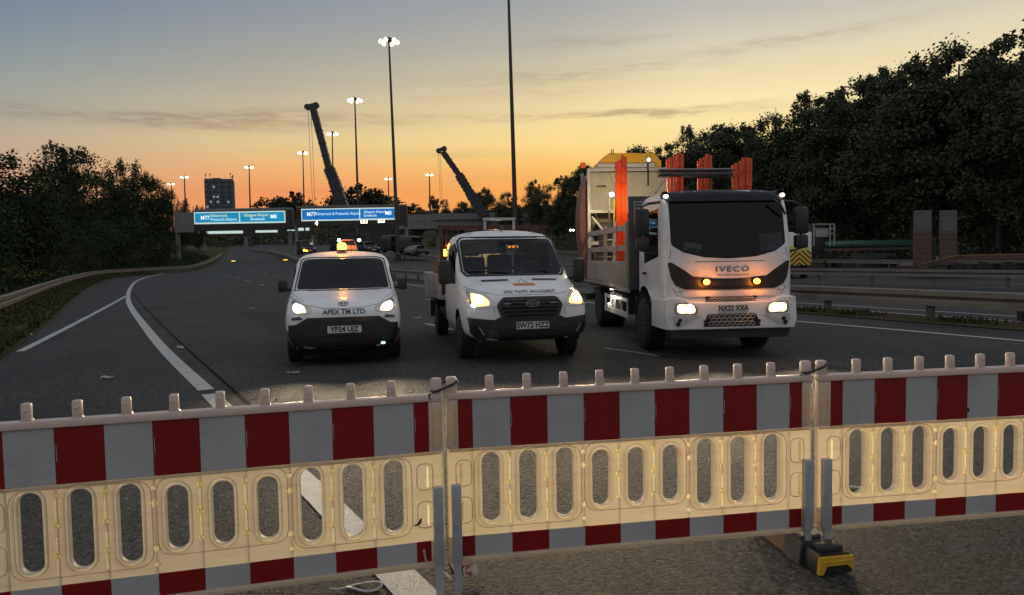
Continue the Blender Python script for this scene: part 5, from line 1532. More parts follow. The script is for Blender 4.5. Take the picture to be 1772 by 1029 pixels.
t = thing('plywood_board', 'pale board standing on the flatbed, lit and seen through the pickup windscreen', 'board', bedp(-.15, 3.05, .967), R_(12))
bm = bm_new(); box(bm, (0, 0, .52), (1.0, .03, 1.04), bevel=.004); obj('sheet', bm, M['cream'], t)
bm = bm_new()
for x in (-.4, .4): box(bm, (x, .04, .5), (.05, .05, 1.0))
obj('batten', bm, M['railpost'], t)
t = thing('amber_light_strip', 'short row of amber lights glowing behind the pickup headboard, right of the seats', 'lamp', bedp(.52, 2.15, 1.86), R_(12))
bm = bm_new(); box(bm, (0, .03, .0), (.42, .04, .10), bevel=.008); obj('strip_housing', bm, M['dark'], t)
bm = bm_new()
for k in range(5): box(bm, (-.16 + .08 * k, .0, .0), (.05, .025, .045))
obj('strip_lens', bm, M['amberdim'], t)
bm = bm_new(); box(bm, (0, .03, -.25), (.04, .04, .42)); obj('strip_bracket', bm, M['chassis'], t)
t = thing('amber_warning_lamp', 'lit amber lamp shining beside the headboard of the flatbed pickup', 'lamp', bedp(-.92, 2.1, 1.60), R_(12))
bm = bm_new(); lathe_z(bm, [(.05, 0), (.05, .09), (.06, .10)], 12); box(bm, (.05, -.1, .02), (.05, .2, .03)); obj('lamp_base', bm, M['dark'], t)
bm = bm_new(); lathe_z(bm, [(.055, .10), (.06, .16), (.04, .22), (.01, .23)], 12); obj('lamp_lens', bm, M['amber'], t, smooth=True)
point('amber_light', t, (0, -.15, .3), 5, (1.0, .36, .04), .06)

# ---------------------------------------------------------------- big white truck
TX, TY, TR = 3.34, 12.98, 3.6
trk = thing('dropside_truck', 'big white dropside truck with amber grille lights and orange boards, rightmost of the three', 'truck', (TX, TY, 0), R_(TR))
TKM = Matrix.Translation((TX, TY, 0)) @ Matrix.Rotation(R_(TR), 4, 'Z')
lo_ = [(1.04, .50), (1.115, .7), (1.13, 1.2)]
st_ = [(-1.37, [(.86, .58), (.95, .75), (.97, 1.2), (.95, 1.45), (.86, 1.62), (.6, 1.68), (0, 1.70)]),
       (-1.315, [(1.0, .50), (1.085, .7), (1.095, 1.2), (1.08, 1.6), (1.0, 1.80), (.7, 1.87), (0, 1.9)]),
       (-1.24, lo_ + [(1.12, 1.75), (1.085, 2.12), (.98, 2.24), (0, 2.27)]),
       (-1.14, lo_ + [(1.125, 1.85), (1.10, 2.48), (1.02, 2.59), (0, 2.61)]),
       (-.98, lo_ + [(1.125, 1.9), (1.10, 2.58), (1.03, 2.685), (0, 2.70)]),
       (-.4, lo_ + [(1.125, 1.9), (1.10, 2.59), (1.03, 2.70), (0, 2.72)]),
       (.40, lo_ + [(1.125, 1.9), (1.10, 2.59), (1.03, 2.70), (0, 2.72)]),
       (.48, [(1.02, .52), (1.09, .7), (1.10, 1.2), (1.095, 1.9), (1.04, 2.5), (.9, 2.65), (0, 2.69)])]
bm = loft_mesh(st_); bvh = BVHTree.FromBMesh(bm)
ws = rounded([(0, 1.575), (.45, 1.60), (.80, 1.68), (1.0, 1.80), (1.0, 2.46), (.97, 2.485), (-.97, 2.485), (-1.0, 2.46), (-1.0, 1.80), (-.80, 1.68), (-.45, 1.60)], .04, 2)
sw = [(-.98, 1.62), (-.05, 1.50), (.0, 2.36), (-.92, 2.40)]
cut_hole(bm, ws, 'y', FR)
for sg in (1, -1):
    cut_hole(bm, sw, 'x', SIDE(sg)); cut_hole(bm, arch(0, .52, .60), 'x', SIDE(sg))
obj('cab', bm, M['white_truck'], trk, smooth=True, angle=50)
P = Patcher(bvh, trk)
P('windscreen', ws, M['glassdk'], off=.002, res=.09)
for sg in (1, -1): P('side_window', sw, M['glassdk'], 'x', sg, .002, .15)
P('sun_visor', [(-1.02, 2.49), (1.02, 2.49), (1.07, 2.55), (1.05, 2.66), (.5, 2.685), (-.5, 2.685), (-1.05, 2.66), (-1.07, 2.55)], M['roofblack'], off=.05, res=.07)
gr_ = [(0, 1.09), (.78, 1.10), (.94, 1.17), (1.01, 1.28), (1.065, 1.52), (1.01, 1.53), (.80, 1.41), (.63, 1.295), (.3, 1.268), (0, 1.262)]
P('grille', rounded(gr_ + [(-x, z) for x, z in reversed(gr_[1:-1])], .012, 1), M['dark'], off=.016, res=.06)
P('grille_slot', rounded([(-.36, 1.13), (.36, 1.13), (.36, 1.235), (-.36, 1.235)], .02, 2), M['dark'], off=.022, res=.08)
for zz in (1.16, 1.185, 1.21):
    bm = bm_new(); box(bm, (0, -1.42, zz), (.70, .012, .008)); obj('grille_bar', bm, M['darkgrey'], trk)
P.text('lettering', 'IVECO', .120, .04, 1.405, M['badge'], off=.012, bold=.002, sx=1.45, space=1.28)
P.text('lettering', 'APEX TRAFFIC MANAGEMENT', .042, .06, 1.315, M['greyink'], off=.006, sx=1.0)
for pts in ([(-1.0, 1.74), (-1.03, 1.58)], [(1.0, 1.74), (1.03, 1.58)], [(-.98, 1.12), (-.90, 1.0)], [(.98, 1.12), (.90, 1.0)], [(-.90, 1.075), (.90, 1.075)], [(-.60, 1.53), (.60, 1.53)]):
    P.line('panel_gap', pts, M['dark'], .005, .0)
P('lower_panel', rounded([(-.80, .985), (.80, .985), (.84, 1.075), (-.84, 1.075)], .02, 2), M['white_truck'], off=.03, res=.1)
def hexmesh(name, x0, x1, z0, z1, yy, cw, ch_, m):
    bm = bm_new(); n = int((x1 - x0) / cw); mz = max(1, int(round((z1 - z0) / ch_)))
    for j in range(mz):
        for i in range(n):
            cx = x0 + (i + .5 + (.5 if j % 2 else 0)) * (x1 - x0) / n; cz = z0 + (j + .5) * (z1 - z0) / mz
            if cx > x1 - cw * .4: continue
            pts = [(cx - cw * .48, yy, cz), (cx - cw * .25, yy, cz + ch_ * .45), (cx + cw * .25, yy, cz + ch_ * .45), (cx + cw * .48, yy, cz), (cx + cw * .25, yy, cz - ch_ * .45), (cx - cw * .25, yy, cz - ch_ * .45)]
            tube(bm, pts, .0065, 4, closed=True)
    return obj(name, bm, m, trk)
# bumper moulding
bm = bm_new()
bpol = [(-1.10, .47), (1.10, .47), (1.14, .62), (1.12, .96), (1.04, .985), (.82, .97), (.70, .90), (-.70, .90), (-.82, .97), (-1.04, .985), (-1.12, .96), (-1.14, .62)]
prism(bm, rounded(bpol, .025, 2), 'y', -1.455, -1.25)
bmesh.ops.recalc_face_normals(bm, faces=bm.faces)
es = [e for e in bm.edges if abs(e.verts[0].co.y + 1.455) < 1e-4 and abs(e.verts[1].co.y + 1.455) < 1e-4]
bmesh.ops.bevel(bm, geom=es, offset=.025, segments=3, affect='EDGES', profile=.6)
bp = obj('bumper', bm, M['white_truck'], trk, smooth=True)
for sg in (-1, 1):
    bm = bm_new(); prism(bm, [(sg * 1.11, -1.44), (sg * 1.13, -1.40), (sg * 1.15, -1.0), (sg * 1.15, -.62), (sg * 1.05, -.62), (sg * 1.03, -1.40)][::sg], 'z', .48, .93); obj('bumper_corner', bm, M['white_truck'], bp, smooth=True)
YB = -1.462
bm = bm_new(); prism(bm, rounded([(-.50, .515), (.50, .515), (.42, .715), (-.42, .715)], .03, 3), 'y', YB, YB + .02); obj('lower_grille', bm, M['dark'], trk)
hexmesh('grille_mesh', -.41, .41, .535, .70, YB - .006, .085, .055, M['bedgrey'])
bm = bm_new(); prism(bm, rounded([(-.40, .915), (.42, .915), (.46, .99), (-.44, .99)], .02, 3), 'y', -1.425, -1.37); obj('upper_grille', bm, M['dark'], trk)
hexmesh('grille_mesh', -.40, .42, .92, .985, -1.43, .07, .032, M['bedgrey'])
bm = bm_new(); box(bm, (.02, YB - .006, .80), (.53, .012, .118), bevel=.004); pl_ = obj('number_plate', bm, M['plate'], trk)
bm = text_bm('NX22 XXA', .118, bold=.0035, sx=.90); bmesh.ops.transform(bm, matrix=front_at(.02, YB - .016, .798), verts=bm.verts); obj('lettering', bm, M['ink'], pl_)
for sg in (-1, 1):
    bm = bm_new(); prism(bm, rounded([(sg * x, z) for x, z in ((.60, .71), (.96, .715), (1.0, .80), (.96, .905), (.66, .89), (.585, .80))][::sg], .03, 3), 'y', YB - .006, YB + .03); h = obj('headlight', bm, M['lens'], trk)
    bm = bm_new(); prism(bm, rounded([(sg * x, z) for x, z in ((.645, .735), (.93, .74), (.95, .80), (.93, .875), (.68, .865), (.635, .80))][::sg], .03, 3), 'y', YB - .012, YB); obj('lens_glow', bm, M['headglow'], h)
    for q, rr in ((.72, .056), (.86, .05)):
        bm = bm_new(); prism(bm, circ(sg * q, .805, rr, 16), 'y', YB - .022, YB - .008); obj('bulb', bm, M['head'], h)
    bm = bm_new(); prism(bm, [(sg * x, z) for x, z in ((.55, .70), (1.03, .70), (.99, .56), (.84, .53))][::sg], 'y', YB - .004, YB + .02); obj('lamp_trim', bm, M['whitefoil'], trk)
    for q, zz in ((.90, .625), (.93, .565)):
        bm = bm_new(); prism(bm, circ(sg * q, zz, .035, 14), 'y', YB - .014, YB); obj('fog_lamp', bm, M['dark'], trk)
    bm = bm_new(); cyl(bm, (sg * .47, YB - .03, .60), (sg * .47, YB, .60), .022, seg=8); obj('tow_eye', bm, M['dark'], trk)
    bm = bm_new(); prism(bm, circ(sg * .435, 1.215, .062, 18, .048), 'y', -1.45, -1.38); a_ = obj('amber_grille_light', bm, M['dark'], trk)
    bm = bm_new(); prism(bm, circ(sg * .435, 1.215, .054, 18, .042), 'y', -1.463, -1.452); obj('amber_lens', bm, M['amber'], a_)
    point('amber_flash', trk, (sg * .435, -1.53, 1.20), 4.5, (1.0, .27, .02), .05)
    spot('headlamp_beam', trk, (sg * .80, -1.55, .80), (sg * .6 - .3, -9, .80), 520, (1.0, .76, .48), 76, 1.0, .06)
    bm = bm_new(); bmesh.ops.create_uvsphere(bm, u_segments=14, v_segments=8, radius=.038, matrix=Matrix.Translation((sg * 1.03, -1.13, 2.575)) @ Matrix.Diagonal((1.15, .8, .8, 1))); obj('marker_lamp', bm, M['smallled'], trk, smooth=True)
    # mirrors on arms
    bm = bm_new()
    mx_ = sg * 1.42
    box(bm, (mx_, -1.02, 2.17), (.25, .14, .44), bevel=.06); box(bm, (mx_, -1.02, 1.83), (.23, .14, .22), bevel=.05)
    tube(bm, [(sg * 1.06, -.95, 2.50), (sg * 1.3, -1.0, 2.47), (mx_, -1.0, 2.42), (mx_ + sg * .02, -1.0, 1.72), (sg * 1.25, -1.0, 1.68), (sg * 1.11, -.92, 1.70)], .022, 8)
    obj('wing_mirror', bm, M['black'], trk, smooth=True)
    wheel(trk, sg * .98, 0, .46, .30, sg, .6)
    wheel(trk, sg * .95, 4.50, .46, .30, sg, .6)
    wheel(trk, sg * .64, 4.50, .46, .28, sg, .6)
    bm = bm_new(); box(bm, (sg * 1.02, .18, .75), (.22, .02, .6)); obj('mudguard', bm, M['chassis'], trk); bm = bm_new(); box(bm, (sg * 1.02, .62, .66), (.22, .03, .5)); obj('mud_flap', bm, M['chassis'], trk)
    bm = bm_new(); prism(bm, [(-.52, .52), (-.52, 1.05), (.46, 1.05), (.46, .98), (.42, 1.12), (-.45, 1.12)][:3] + [(.46, 1.0), (-.40, 1.0)], 'x', sg * 1.115 - .012, sg * 1.115 + .024); bm.free()
    bm = bm_new(); box(bm, (sg * 1.145, -.10, 1.34), (.03, .22, .04), bevel=.01); obj('door_handle', bm, M['black'], trk)
bm = bm_new(); prism(bm, [(-1.06, .50), (1.06, .50), (1.02, .33), (-1.02, .33)], 'y', -1.38, -1.1); obj('lower_valance', bm, M['black'], trk)
bm = bm_new(); box(bm, (.72, -1.30, .355), (.6, .1, .07)); obj('front_axle_guard', bm, M['chassis'], trk)
bm = bm_new()
for a, c in (((.85, -1.30, 1.66), (.15, -1.27, 1.72)), ((.05, -1.31, 1.62), (-.7, -1.28, 1.74))): tube(bm, [a, ((a[0] + c[0]) / 2, a[1] + .0, (a[2] + c[2]) / 2 - .01), c], .012, 5)
obj('wiper', bm, M['dark'], trk)
bm = bm_new(); box(bm, (0, -.95, 1.60), (2.0, .5, .14), bevel=.04); box(bm, (0, .40, 1.8), (2.05, .05, 1.6)); obj('dashboard', bm, M['trimgrey'], trk)
bm = bm_new(); box(bm, (-.56, -1.10, 1.76), (.30, .16, .14), rot=Matrix.Rotation(.2, 3, 'Y'), bevel=.02); obj('paper_stack', bm, M['paper'], trk)
bm = bm_new(); box(bm, (.82, -1.1, 1.74), (.14, .14, .09), bevel=.01); obj('clipboard', bm, M['paper'], trk)
seats(trk, .0, 1.95, (-.6, .6)); steering(trk, .58, -.72, 1.78)
bm = bm_new(); tube(bm, [(.78, -1.3, 2.50), (.90, -1.34, 2.40), (1.0, -1.30, 2.26)], .02, 6); obj('kerb_mirror_arm', bm, M['black'], trk)
# chassis and body
bm = bm_new(); box(bm, (0, 3.6, .82), (.85, 7.2, .22)); box(bm, (0, 4.2, .98), (2.2, 6.0, .08)); obj('chassis', bm, M['chassis'], trk)
bm = bm_new(); box(bm, (0, 4.15, 1.06), (2.42, 6.5, .09), bevel=.01); obj('load_deck', bm, M['bedgrey'], trk)
for sg in (-1, 1):
    for y0, y1 in ((.95, 2.55), (2.6, 4.9), (4.95, 7.35)):
        bm = bm_new(); box(bm, (sg * 1.215, (y0 + y1) / 2, 1.325), (.035, y1 - y0, .43), bevel=.008)
        for k in range(4): box(bm, (sg * 1.235, (y0 + y1) / 2, 1.17 + .10 * k), (.008, y1 - y0 - .06, .014))
        obj('dropside', bm, M['bedgrey'], trk)
    for y0, y1, z in ((.98, 3.6, 1.79), (.98, 3.6, 2.17), (3.75, 7.2, 1.79), (3.75, 7.2, 2.17)):
        bm = bm_new(); box(bm, (sg * 1.2, (y0 + y1) / 2, z), (.03, y1 - y0, .115), bevel=.006); obj('side_rail', bm, M['bedgrey'], trk)
    for y in (.92, 3.67, 7.28):
        bm = bm_new(); box(bm, (sg * 1.2, y, 1.68), (.07, .09, 1.2), bevel=.008); obj('stanchion', bm, M['cream'], trk)
    # side guard rails below the deck
    bm = bm_new()
    for z in (.52, .80): box(bm, (sg * 1.17, 2.55, z), (.03, 2.9, .11 if z < .6 else .07), bevel=.006)
    for y in (1.15, 1.8, 2.5, 3.2, 3.95): box(bm, (sg * 1.165, y, .66), (.025, .05, .36))
    obj('side_guard', bm, M['white_truck'], trk)
    bm = bm_new(); box(bm, (sg * .95, 2.2, .68), (.40, .8, .38), bevel=.03); obj('tool_locker', bm, M['darkgrey'], trk)
    bm = bm_new(); box(bm, (sg * .95, 3.3, .70), (.36, .7, .36), bevel=.08); obj('fuel_tank', bm, M['bedgrey'], trk, smooth=True)
    bm = bm_new(); box(bm, (sg * .90, 4.75, 1.0), (.55, 1.1, .04)); obj('rear_mudguard', bm, M['chassis'], trk)
bm = bm_new(); box(bm, (0, .78, 1.87), (2.38, .07, 1.72)); obj('headboard', bm, M['darkgrey'], trk)
bm = bm_new()
for k in range(8): box(bm, (-.98, .735, 2.24 + .055 * k), (.22, .02, .022))
for s in (-1, 1): box(bm, (-.98 + .11 * s, .735, 2.43), (.018, .02, .44))
obj('vent_louvre', bm, M['bedgrey'], trk)
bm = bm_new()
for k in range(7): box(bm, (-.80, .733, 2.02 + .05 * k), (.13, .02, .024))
obj('louvre_glow', bm, M['amberdim'], trk)  # louvre bars made to glow as a painted orange reflection, no lamp here
point('amber_load_fill', trk, (-.98, 1.25, 2.75), 16, (1.0, .34, .04), .08)  # amber fill added to brighten the orange boards, no lamp body
bm = bm_new()
box(bm, (.42, .70, 2.92), (.04, .04, .44)); box(bm, (.42, .62, 3.05), (.9, .04, .03))
obj('light_bar_mount', bm, M['darkgrey'], trk)
bm = bm_new(); box(bm, (.06, .55, 3.16), (1.50, .26, .035), bevel=.012); box(bm, (.06, .55, 3.09), (1.46, .24, .07), bevel=.02); lb_ = obj('roof_light_bar', bm, M['gloss'], trk, smooth=True)
bm = bm_new(); box(bm, (.06, .55, 3.185), (1.48, .24, .012)); obj('light_bar_lid', bm, M['whitefoil'], lb_)
bm = bm_new(); bmesh.ops.create_uvsphere(bm, u_segments=12, v_segments=8, radius=.032, matrix=Matrix.Translation((-.72, 1.1, 3.43))); wl = obj('work_lamp', bm, M['white_led'], trk, smooth=True)
bm = bm_new(); box(bm, (-.72, 1.16, 3.2), (.03, .03, .50)); box(bm, (-.72, 1.13, 3.43), (.09, .05, .09)); obj('work_lamp_pole', bm, M['chassis'], trk)
bm = bm_new(); bmesh.ops.create_uvsphere(bm, u_segments=14, v_segments=8, radius=.055, matrix=Matrix.Translation((-.99, 4.0, 2.98)) @ Matrix.Diagonal((1, .5, .8, 1))); obj('work_lamp', bm, M['head'], trk, smooth=True)
bm = bm_new(); tube(bm, [(-1.02, 4.2, 2.4), (-1.02, 4.2, 2.98), (-.99, 4.02, 2.98)], .02, 6); obj('work_lamp_arm', bm, M['chassis'], trk)
point('work_light', trk, (-.9, 3.0, 2.95), 110, (1.0, .78, .42), .1)
for z, x in ((.93, -1.0), (.60, -1.05)):
    bm = bm_new(); box(bm, (x, 4.05, z), (.08, .06, .05), bevel=.015); obj('side_lamp', bm, M['white_led'], trk, smooth=True)
point('under_bed_light', trk, (-1.28, 2.4, .80), 5, (1.0, .93, .72), .05)
bm = bm_new(); box(bm, (0, 7.45, .62), (2.3, .08, .14)); obj('rear_under_run_bar', bm, M['chassis'], trk)

def tk(x, y, z): return TKM @ Vector((x * .94, .78 + (y - .78) * .77, z))
# the cab is 2.1 m wide and the bed 5.1 m long: bring the parts to that size
for ch in list(trk.children):
    if ch.type == 'LIGHT': ch.location.x *= .92; continue
    if ch.name.split('.')[0] == 'wheel': ch.location.x *= .93; continue
    for q in [ch] + list(ch.children):
        vs_ = q.data.vertices
        ys = [v.co.y for v in vs_]
        cabp = sum(ys) / len(ys) < .7
        for v in vs_:
            if cabp: v.co.x *= .92
            else:
                v.co.x *= .94
                if v.co.y > .78: v.co.y = .78 + (v.co.y - .78) * .77
# bundles of orange boards standing on the deck behind the cab
def boards(label, x, y, z0, z1, n, lean):
    t = thing('board_bundle', label, 'boards', tk(x, y, z0), R_(TR), 'bundles of upright orange boards on the big truck')
    r = random.Random(int(x * 100) + n)
    for k in range(n):
        bm = bm_new(); h = z1 - z0 - .05 * abs(k - n * .65) - r.random() * .05
        M3 = Matrix.Rotation(lean * (k - n / 2) * .012, 3, 'Y')
        box(bm, (.062 * (k - (n - 1) / 2), .03 * (k % 2) + .012 * k, h / 2), (.056, .05, h), rot=M3, bevel=.006)
        for q in (.78, .9): box(bm, (.062 * (k - (n - 1) / 2), -.02 + .03 * (k % 2), h * q), (.060, .02, .02))
        obj('board', bm, M['orange'], t)
boards('tallest bundle of orange boards standing near the front corner of the truck bed', -1.10, 2.05, 1.11, 3.66, 4, 0)
boards('bundle of orange boards behind the left end of the truck roof light bar', -.02, 1.75, 1.11, 3.68, 5, 1)
boards('bundle of orange boards behind the middle of the truck roof light bar', .60, 1.75, 1.11, 3.64, 5, 0)
boards('rightmost bundle of orange boards standing above the truck cab roof', 1.17, 1.0, 1.11, 3.50, 6, 1)
# tall cones and stacked gear on the deck
def cone(loc, h, r0, label, rz=0.0, flat=None, group='traffic cones', mats=('orangecone', 'conewhite')):
    t = thing('traffic_cone', label, 'cone', loc, rz, group)
    if flat: t.rotation_euler = flat
    bm = bm_new(); box(bm, (0, 0, .02), (r0 * 2.3, r0 * 2.3, .04), bevel=.01); obj('base', bm, M['dark'], t)
    def seg(z0, z1, e=0): 
        b = bm_new(); f = lambda z: r0 * (1 - z / h) * .92 + .022 + e; lathe_z(b, [(f(z0), z0), (f(z1), z1)], 18); return b
    obj('cone_body', seg(.04, h), M[mats[0]], t, smooth=True); obj('sleeve', seg(h * .35, h * .75, .004), M[mats[1]], t, smooth=True)
    return t
cone(tk(-.95, 3.35, 1.11), 1.05, .21, 'tall orange and white cone standing behind the side rails of the big truck')
cone(tk(-.95, 3.55, 1.11), 1.72, .15, 'tall narrow cone with a pale sleeve and dark red tip, under the truck work lamp', mats=('darkred', 'conewhite'))
def pallet_stack(label, x, y, n, sx_, sy_, sz_, m, cat='crate', group='stacked trays on the big truck'):
    for k in range(n):
        t = thing('tray', label[k] if isinstance(label, list) else label, cat, tk(x, y, 1.11 + k * (sz_ + .012)), R_(TR), group)
        bm = bm_new(); box(bm, (0, 0, sz_ / 2), (sx_, sy_, sz_), bevel=.012); obj('tray_body', bm, M[m if k % 2 == 0 else 'dark'], t)
        bm = bm_new(); box(bm, (0, 0, sz_ - .012), (sx_ + .03, sy_ + .03, .022), bevel=.004); obj('tray_rim', bm, M['cream'], t)
for k in range(4): cone(tk(-.98, 1.25, 1.11 + .17 * k), .75, .17, 'orange cone in the nested stack beside the headboard of the big truck', group='nested cones on the big truck', mats=('orange', 'orangecone'))
pallet_stack('stacked dark tray with a pale rim behind the rear side rails of the big truck', -.88, 4.7, 6, .42, 1.0, .17, 'darkgrey')
pallet_stack('stacked dark tray with a pale rim below the tall cone on the big truck', -.86, 2.55, 5, .42, .75, .16, 'darkgrey')
for k, (x, y, z, lab) in enumerate(((-1.0, 2.3, 2.0, 'bright yellow foam block wedged above the stacked trays on the truck'), (-1.0, 2.55, 2.0, 'second yellow foam block beside the tall cone on the truck'), (-1.02, 2.4, 1.75, 'lower yellow foam block behind the truck side rail'))):
    bm = bm_new(); box(bm, (0, 0, .1), (.2, .16, .2), bevel=.03); o = obj('foam_block', bm, M['hiviz'], smooth=True); o.location = tk(x, y, z); o.rotation_euler = (0, 0, R_(TR)); tag(o, lab, 'foam block', 'yellow foam blocks on the truck')
# crash cushion folded up at the rear of the truck
cc = thing('crash_cushion', 'tall folded crash cushion with cream panels and a yellow top on the truck rear', 'crash cushion', tk(-.1, 6.5, 1.11), R_(TR))
bm = bm_new(); box(bm, (0, .45, 2.11), (1.96, .9, .92), bevel=.02); obj('panel_box', bm, M['cream'], cc)
bm = bm_new(); box(bm, (0, .80, .85), (1.96, .08, 1.55)); box(bm, (.55, .42, .85), (.05, .7, 1.55)); obj('back_panel', bm, M['cream'], cc)
bm = bm_new(); box(bm, (-.62, .45, .45), (.55, .5, .72), bevel=.03); box(bm, (-.55, .42, 1.12), (.42, .4, .5), bevel=.03); obj('equipment_case', bm, M['darkgrey'], cc)
bm = bm_new(); cyl(bm, (.15, .3, .1), (.15, .3, 1.5), .14, seg=14); cyl(bm, (-.12, .5, .1), (-.12, .5, 1.35), .10, seg=12); obj('hydraulic_ram', bm, M['bedgrey'], cc, smooth=True)
bm = bm_new(); tube(bm, [(-.85, .0, 1.55), (-.7, -.02, 1.2), (-.82, .02, .9), (-.6, 0, .5), (-.75, 0, .15)], .022, 6); tube(bm, [(.3, .0, 1.5), (.42, -.02, 1.1), (.33, 0, .6)], .02, 6); obj('hose', bm, M['dark'], cc, smooth=True)
bm = bm_new()
for x in (-1.02, 1.02):
    for y in (-.04, .94): box(bm, (x, y, 1.32), (.07, .07, 2.66))
for z in (.1, .85, 1.62, 2.62): box(bm, (0, -.045, z), (2.0, .06, .08))
for x0, x1, z0, z1 in ((-.5, -.02, 2.55, 1.75), (.95, .35, 2.55, 1.75), (-.95, -.55, 1.5, 1.0), (.2, .9, .9, 1.5)): bar(bm, (x0, -.05, z0), (x1, -.05, z1), .04, .05)
obj('frame', bm, M['bedgrey'], cc)
bm = bm_new(); prism(bm, [(-.74, 2.66), (.78, 2.66), (.78, 2.82), (.60, 3.02), (-.50, 3.03), (-.72, 2.82)], 'y', .0, .9); obj('top_cover', bm, M['yellow'], cc)
bm = bm_new(); box(bm, (.0, -.03, 2.62), (2.05, .05, .08)); box(bm, (-.1, -.06, 2.72), (1.4, .03, .09)); obj('top_rail', bm, M['whitefoil'], cc)
bm = bm_new(); box(bm, (-.35, -.075, 1.3), (.16, .03, 1.2)); obj('inner_strip', bm, M['hiviz'], cc)
bm = bm_new(); prism(bm, [(-1.08, .0), (-1.14, .5), (-1.22, 1.1), (-1.22, 1.6), (-1.16, 2.1), (-1.06, 2.45), (-1.05, 2.3), (-1.05, .0)], 'y', .1, .85); obj('side_sheet', bm, M['tarp'], cc, smooth=True)
bm = bm_new(); box(bm, (-1.13, .1, 2.75), (.12, .10, .14), bevel=.02); obj('tail_lamp', bm, M['orange'], cc)
for x, z in ((-.72, 2.22), (-.7, 1.05), (-.7, .72)):
    bm = bm_new(); box(bm, (x, -.08, z), (.22, .05, .035), rot=Matrix.Rotation(.4 if z < 2 else 0, 3, 'Y')); obj('latch', bm, M['dark'], cc)
for x in (-.45, -.40, .3):
    bm = bm_new(); box(bm, (x, .0, 3.06), (.02, .02, .12)); obj('top_pin', bm, M['dark'], cc)

# ================================================================== things farther down the road
def chevrons(t, x0, x1, z0, z1, y, n=3):
    bm = bm_new(); box(bm, ((x0 + x1) / 2, y + .02, (z0 + z1) / 2), (x1 - x0, .03, z1 - z0), mi=0)
    cx = (x0 + x1) / 2; hw_ = (x1 - x0) / 2; wz = (z1 - z0) / n
    for k in range(-n, n + 2):
        zz = z0 + k * wz
        for s in (-1, 1):
            poly = [(cx, zz + hw_ * .9), (cx, zz + hw_ * .9 + wz * .5), (cx + s * hw_, zz + wz * .5), (cx + s * hw_, zz)]
            poly = [(max(x0, min(x1, a)), b) for a, b in poly]
            # trim to the panel
            def clip(P_, zc, keep_low):
                out = []
                for i in range(len(P_)):
                    a, b = P_[i], P_[(i + 1) % len(P_)]
                    ia = (a[1] <= zc) if keep_low else (a[1] >= zc); ib = (b[1] <= zc) if keep_low else (b[1] >= zc)
                    if ia: out.append(a)
                    if ia != ib:
                        tt_ = (zc - a[1]) / (b[1] - a[1]); out.append((a[0] + (b[0] - a[0]) * tt_, zc))
                return out
            poly = clip(clip(poly, z1, True), z0, False) if poly else []
            if len(poly) >= 3:
                try: prism(bm, poly, 'y', y - .006, y + .002, mi=1)
                except ValueError: pass
    return obj('chevron_panel', bm, [M['chevy'], M['chevr']], t)
# works truck with chevron tail, beyond the second guard rail
Yc = 47.0
p = at(1384, 430, Yc); z0 = gs(*so(p.x, Yc))
t = thing('works_truck', 'white works truck tail with yellow and red chevrons, right of the big truck', 'truck', (p.x, Yc, z0), R_(0))
b0 = at(1384, 459, Yc).z - z0; b1 = at(1384, 432, Yc).z - z0; b2 = at(1384, 401, Yc).z - z0
bm = bm_new(); box(bm, (-.35, 2.2, (b0 + b2) / 2 + .05), (2.3, 4.2, b2 - b0 - .1), bevel=.06); obj('body', bm, M['white_truck'], t, smooth=True)
chevrons(t, -.75, .74, b0 + .02, b1 - .05, .05)
bm = bm_new(); box(bm, (.0, .08, b1 + .12), (1.2, .03, .22)); obj('tail_panel', bm, M['chevy'], t)
for s in (-1, 1):
    for y in (.9, 3.4): wheel(t, -.35 + s * .95, y, .42, .28, s)
bm = bm_new(); box(bm, (-.35, 2.0, .55), (1.9, 4.6, .3)); obj('chassis', bm, M['chassis'], t)
bm = bm_new(); box(bm, (-.35, 4.9, 1.3), (2.1, 1.4, 1.8), bevel=.12); obj('cab', bm, M['white_truck'], t, smooth=True)
# lorry loaded with green pipes
Yg = 71.0
p = at(1405, 470, Yg); z0 = gs(*so(p.x, Yg))
t = thing('pipe_lorry', 'lorry with a white cab guard carrying long green pipes, behind the farthest rail', 'lorry', (p.x, Yg, z0))
def LG_(px, py): q = at(px, py, Yg); return Vector((q.x - p.x, 0, q.z - z0))
bm = bm_new(); a, b = LG_(1404, 387), LG_(1440, 440); box(bm, ((a.x + b.x) / 2 - .3, 1.2, (a.z + b.z) / 2), (b.x - a.x - .5, 2.3, a.z - b.z), bevel=.15); obj('cab', bm, M['cargrey'], t, smooth=True)
bm = bm_new()
c0, c1 = LG_(1406, 387), LG_(1452, 425)
for k in range(3): box(bm, ((c0.x + c1.x) / 2 - .3, -.05, c0.z - .05 - .45 * k), (c1.x - c0.x - .6, .08, .10))
for x in (c0.x + .1, c1.x - .9, c1.x - .5): box(bm, (x, -.05, (c0.z + c1.z) / 2), (.12, .1, c0.z - c1.z))
obj('cab_guard', bm, M['bedgrey'], t)
bm = bm_new(); box(bm, ((c0.x + c1.x) / 2 - .4, -.02, c0.z - .9), (1.2, .05, .7)); obj('guard_panel', bm, M['bedgrey'], t)
pa, pb = LG_(1428, 423), LG_(1587, 421)
for k in range(2):
    bm = bm_new(); cyl(bm, pa + Vector((0, .3 + .65 * k, 0)), pb + Vector((.8, .3 + .65 * k, 0)), .36, seg=20)
    for q in range(6): cyl(bm, pa.lerp(pb, (q + .4) / 6) + Vector((0, .3 + .65 * k, 0)), pa.lerp(pb, (q + .4) / 6) + Vector((.18, .3 + .65 * k, 0)), .40, seg=20)
    obj('pipe', bm, M['green'], t, smooth=True)
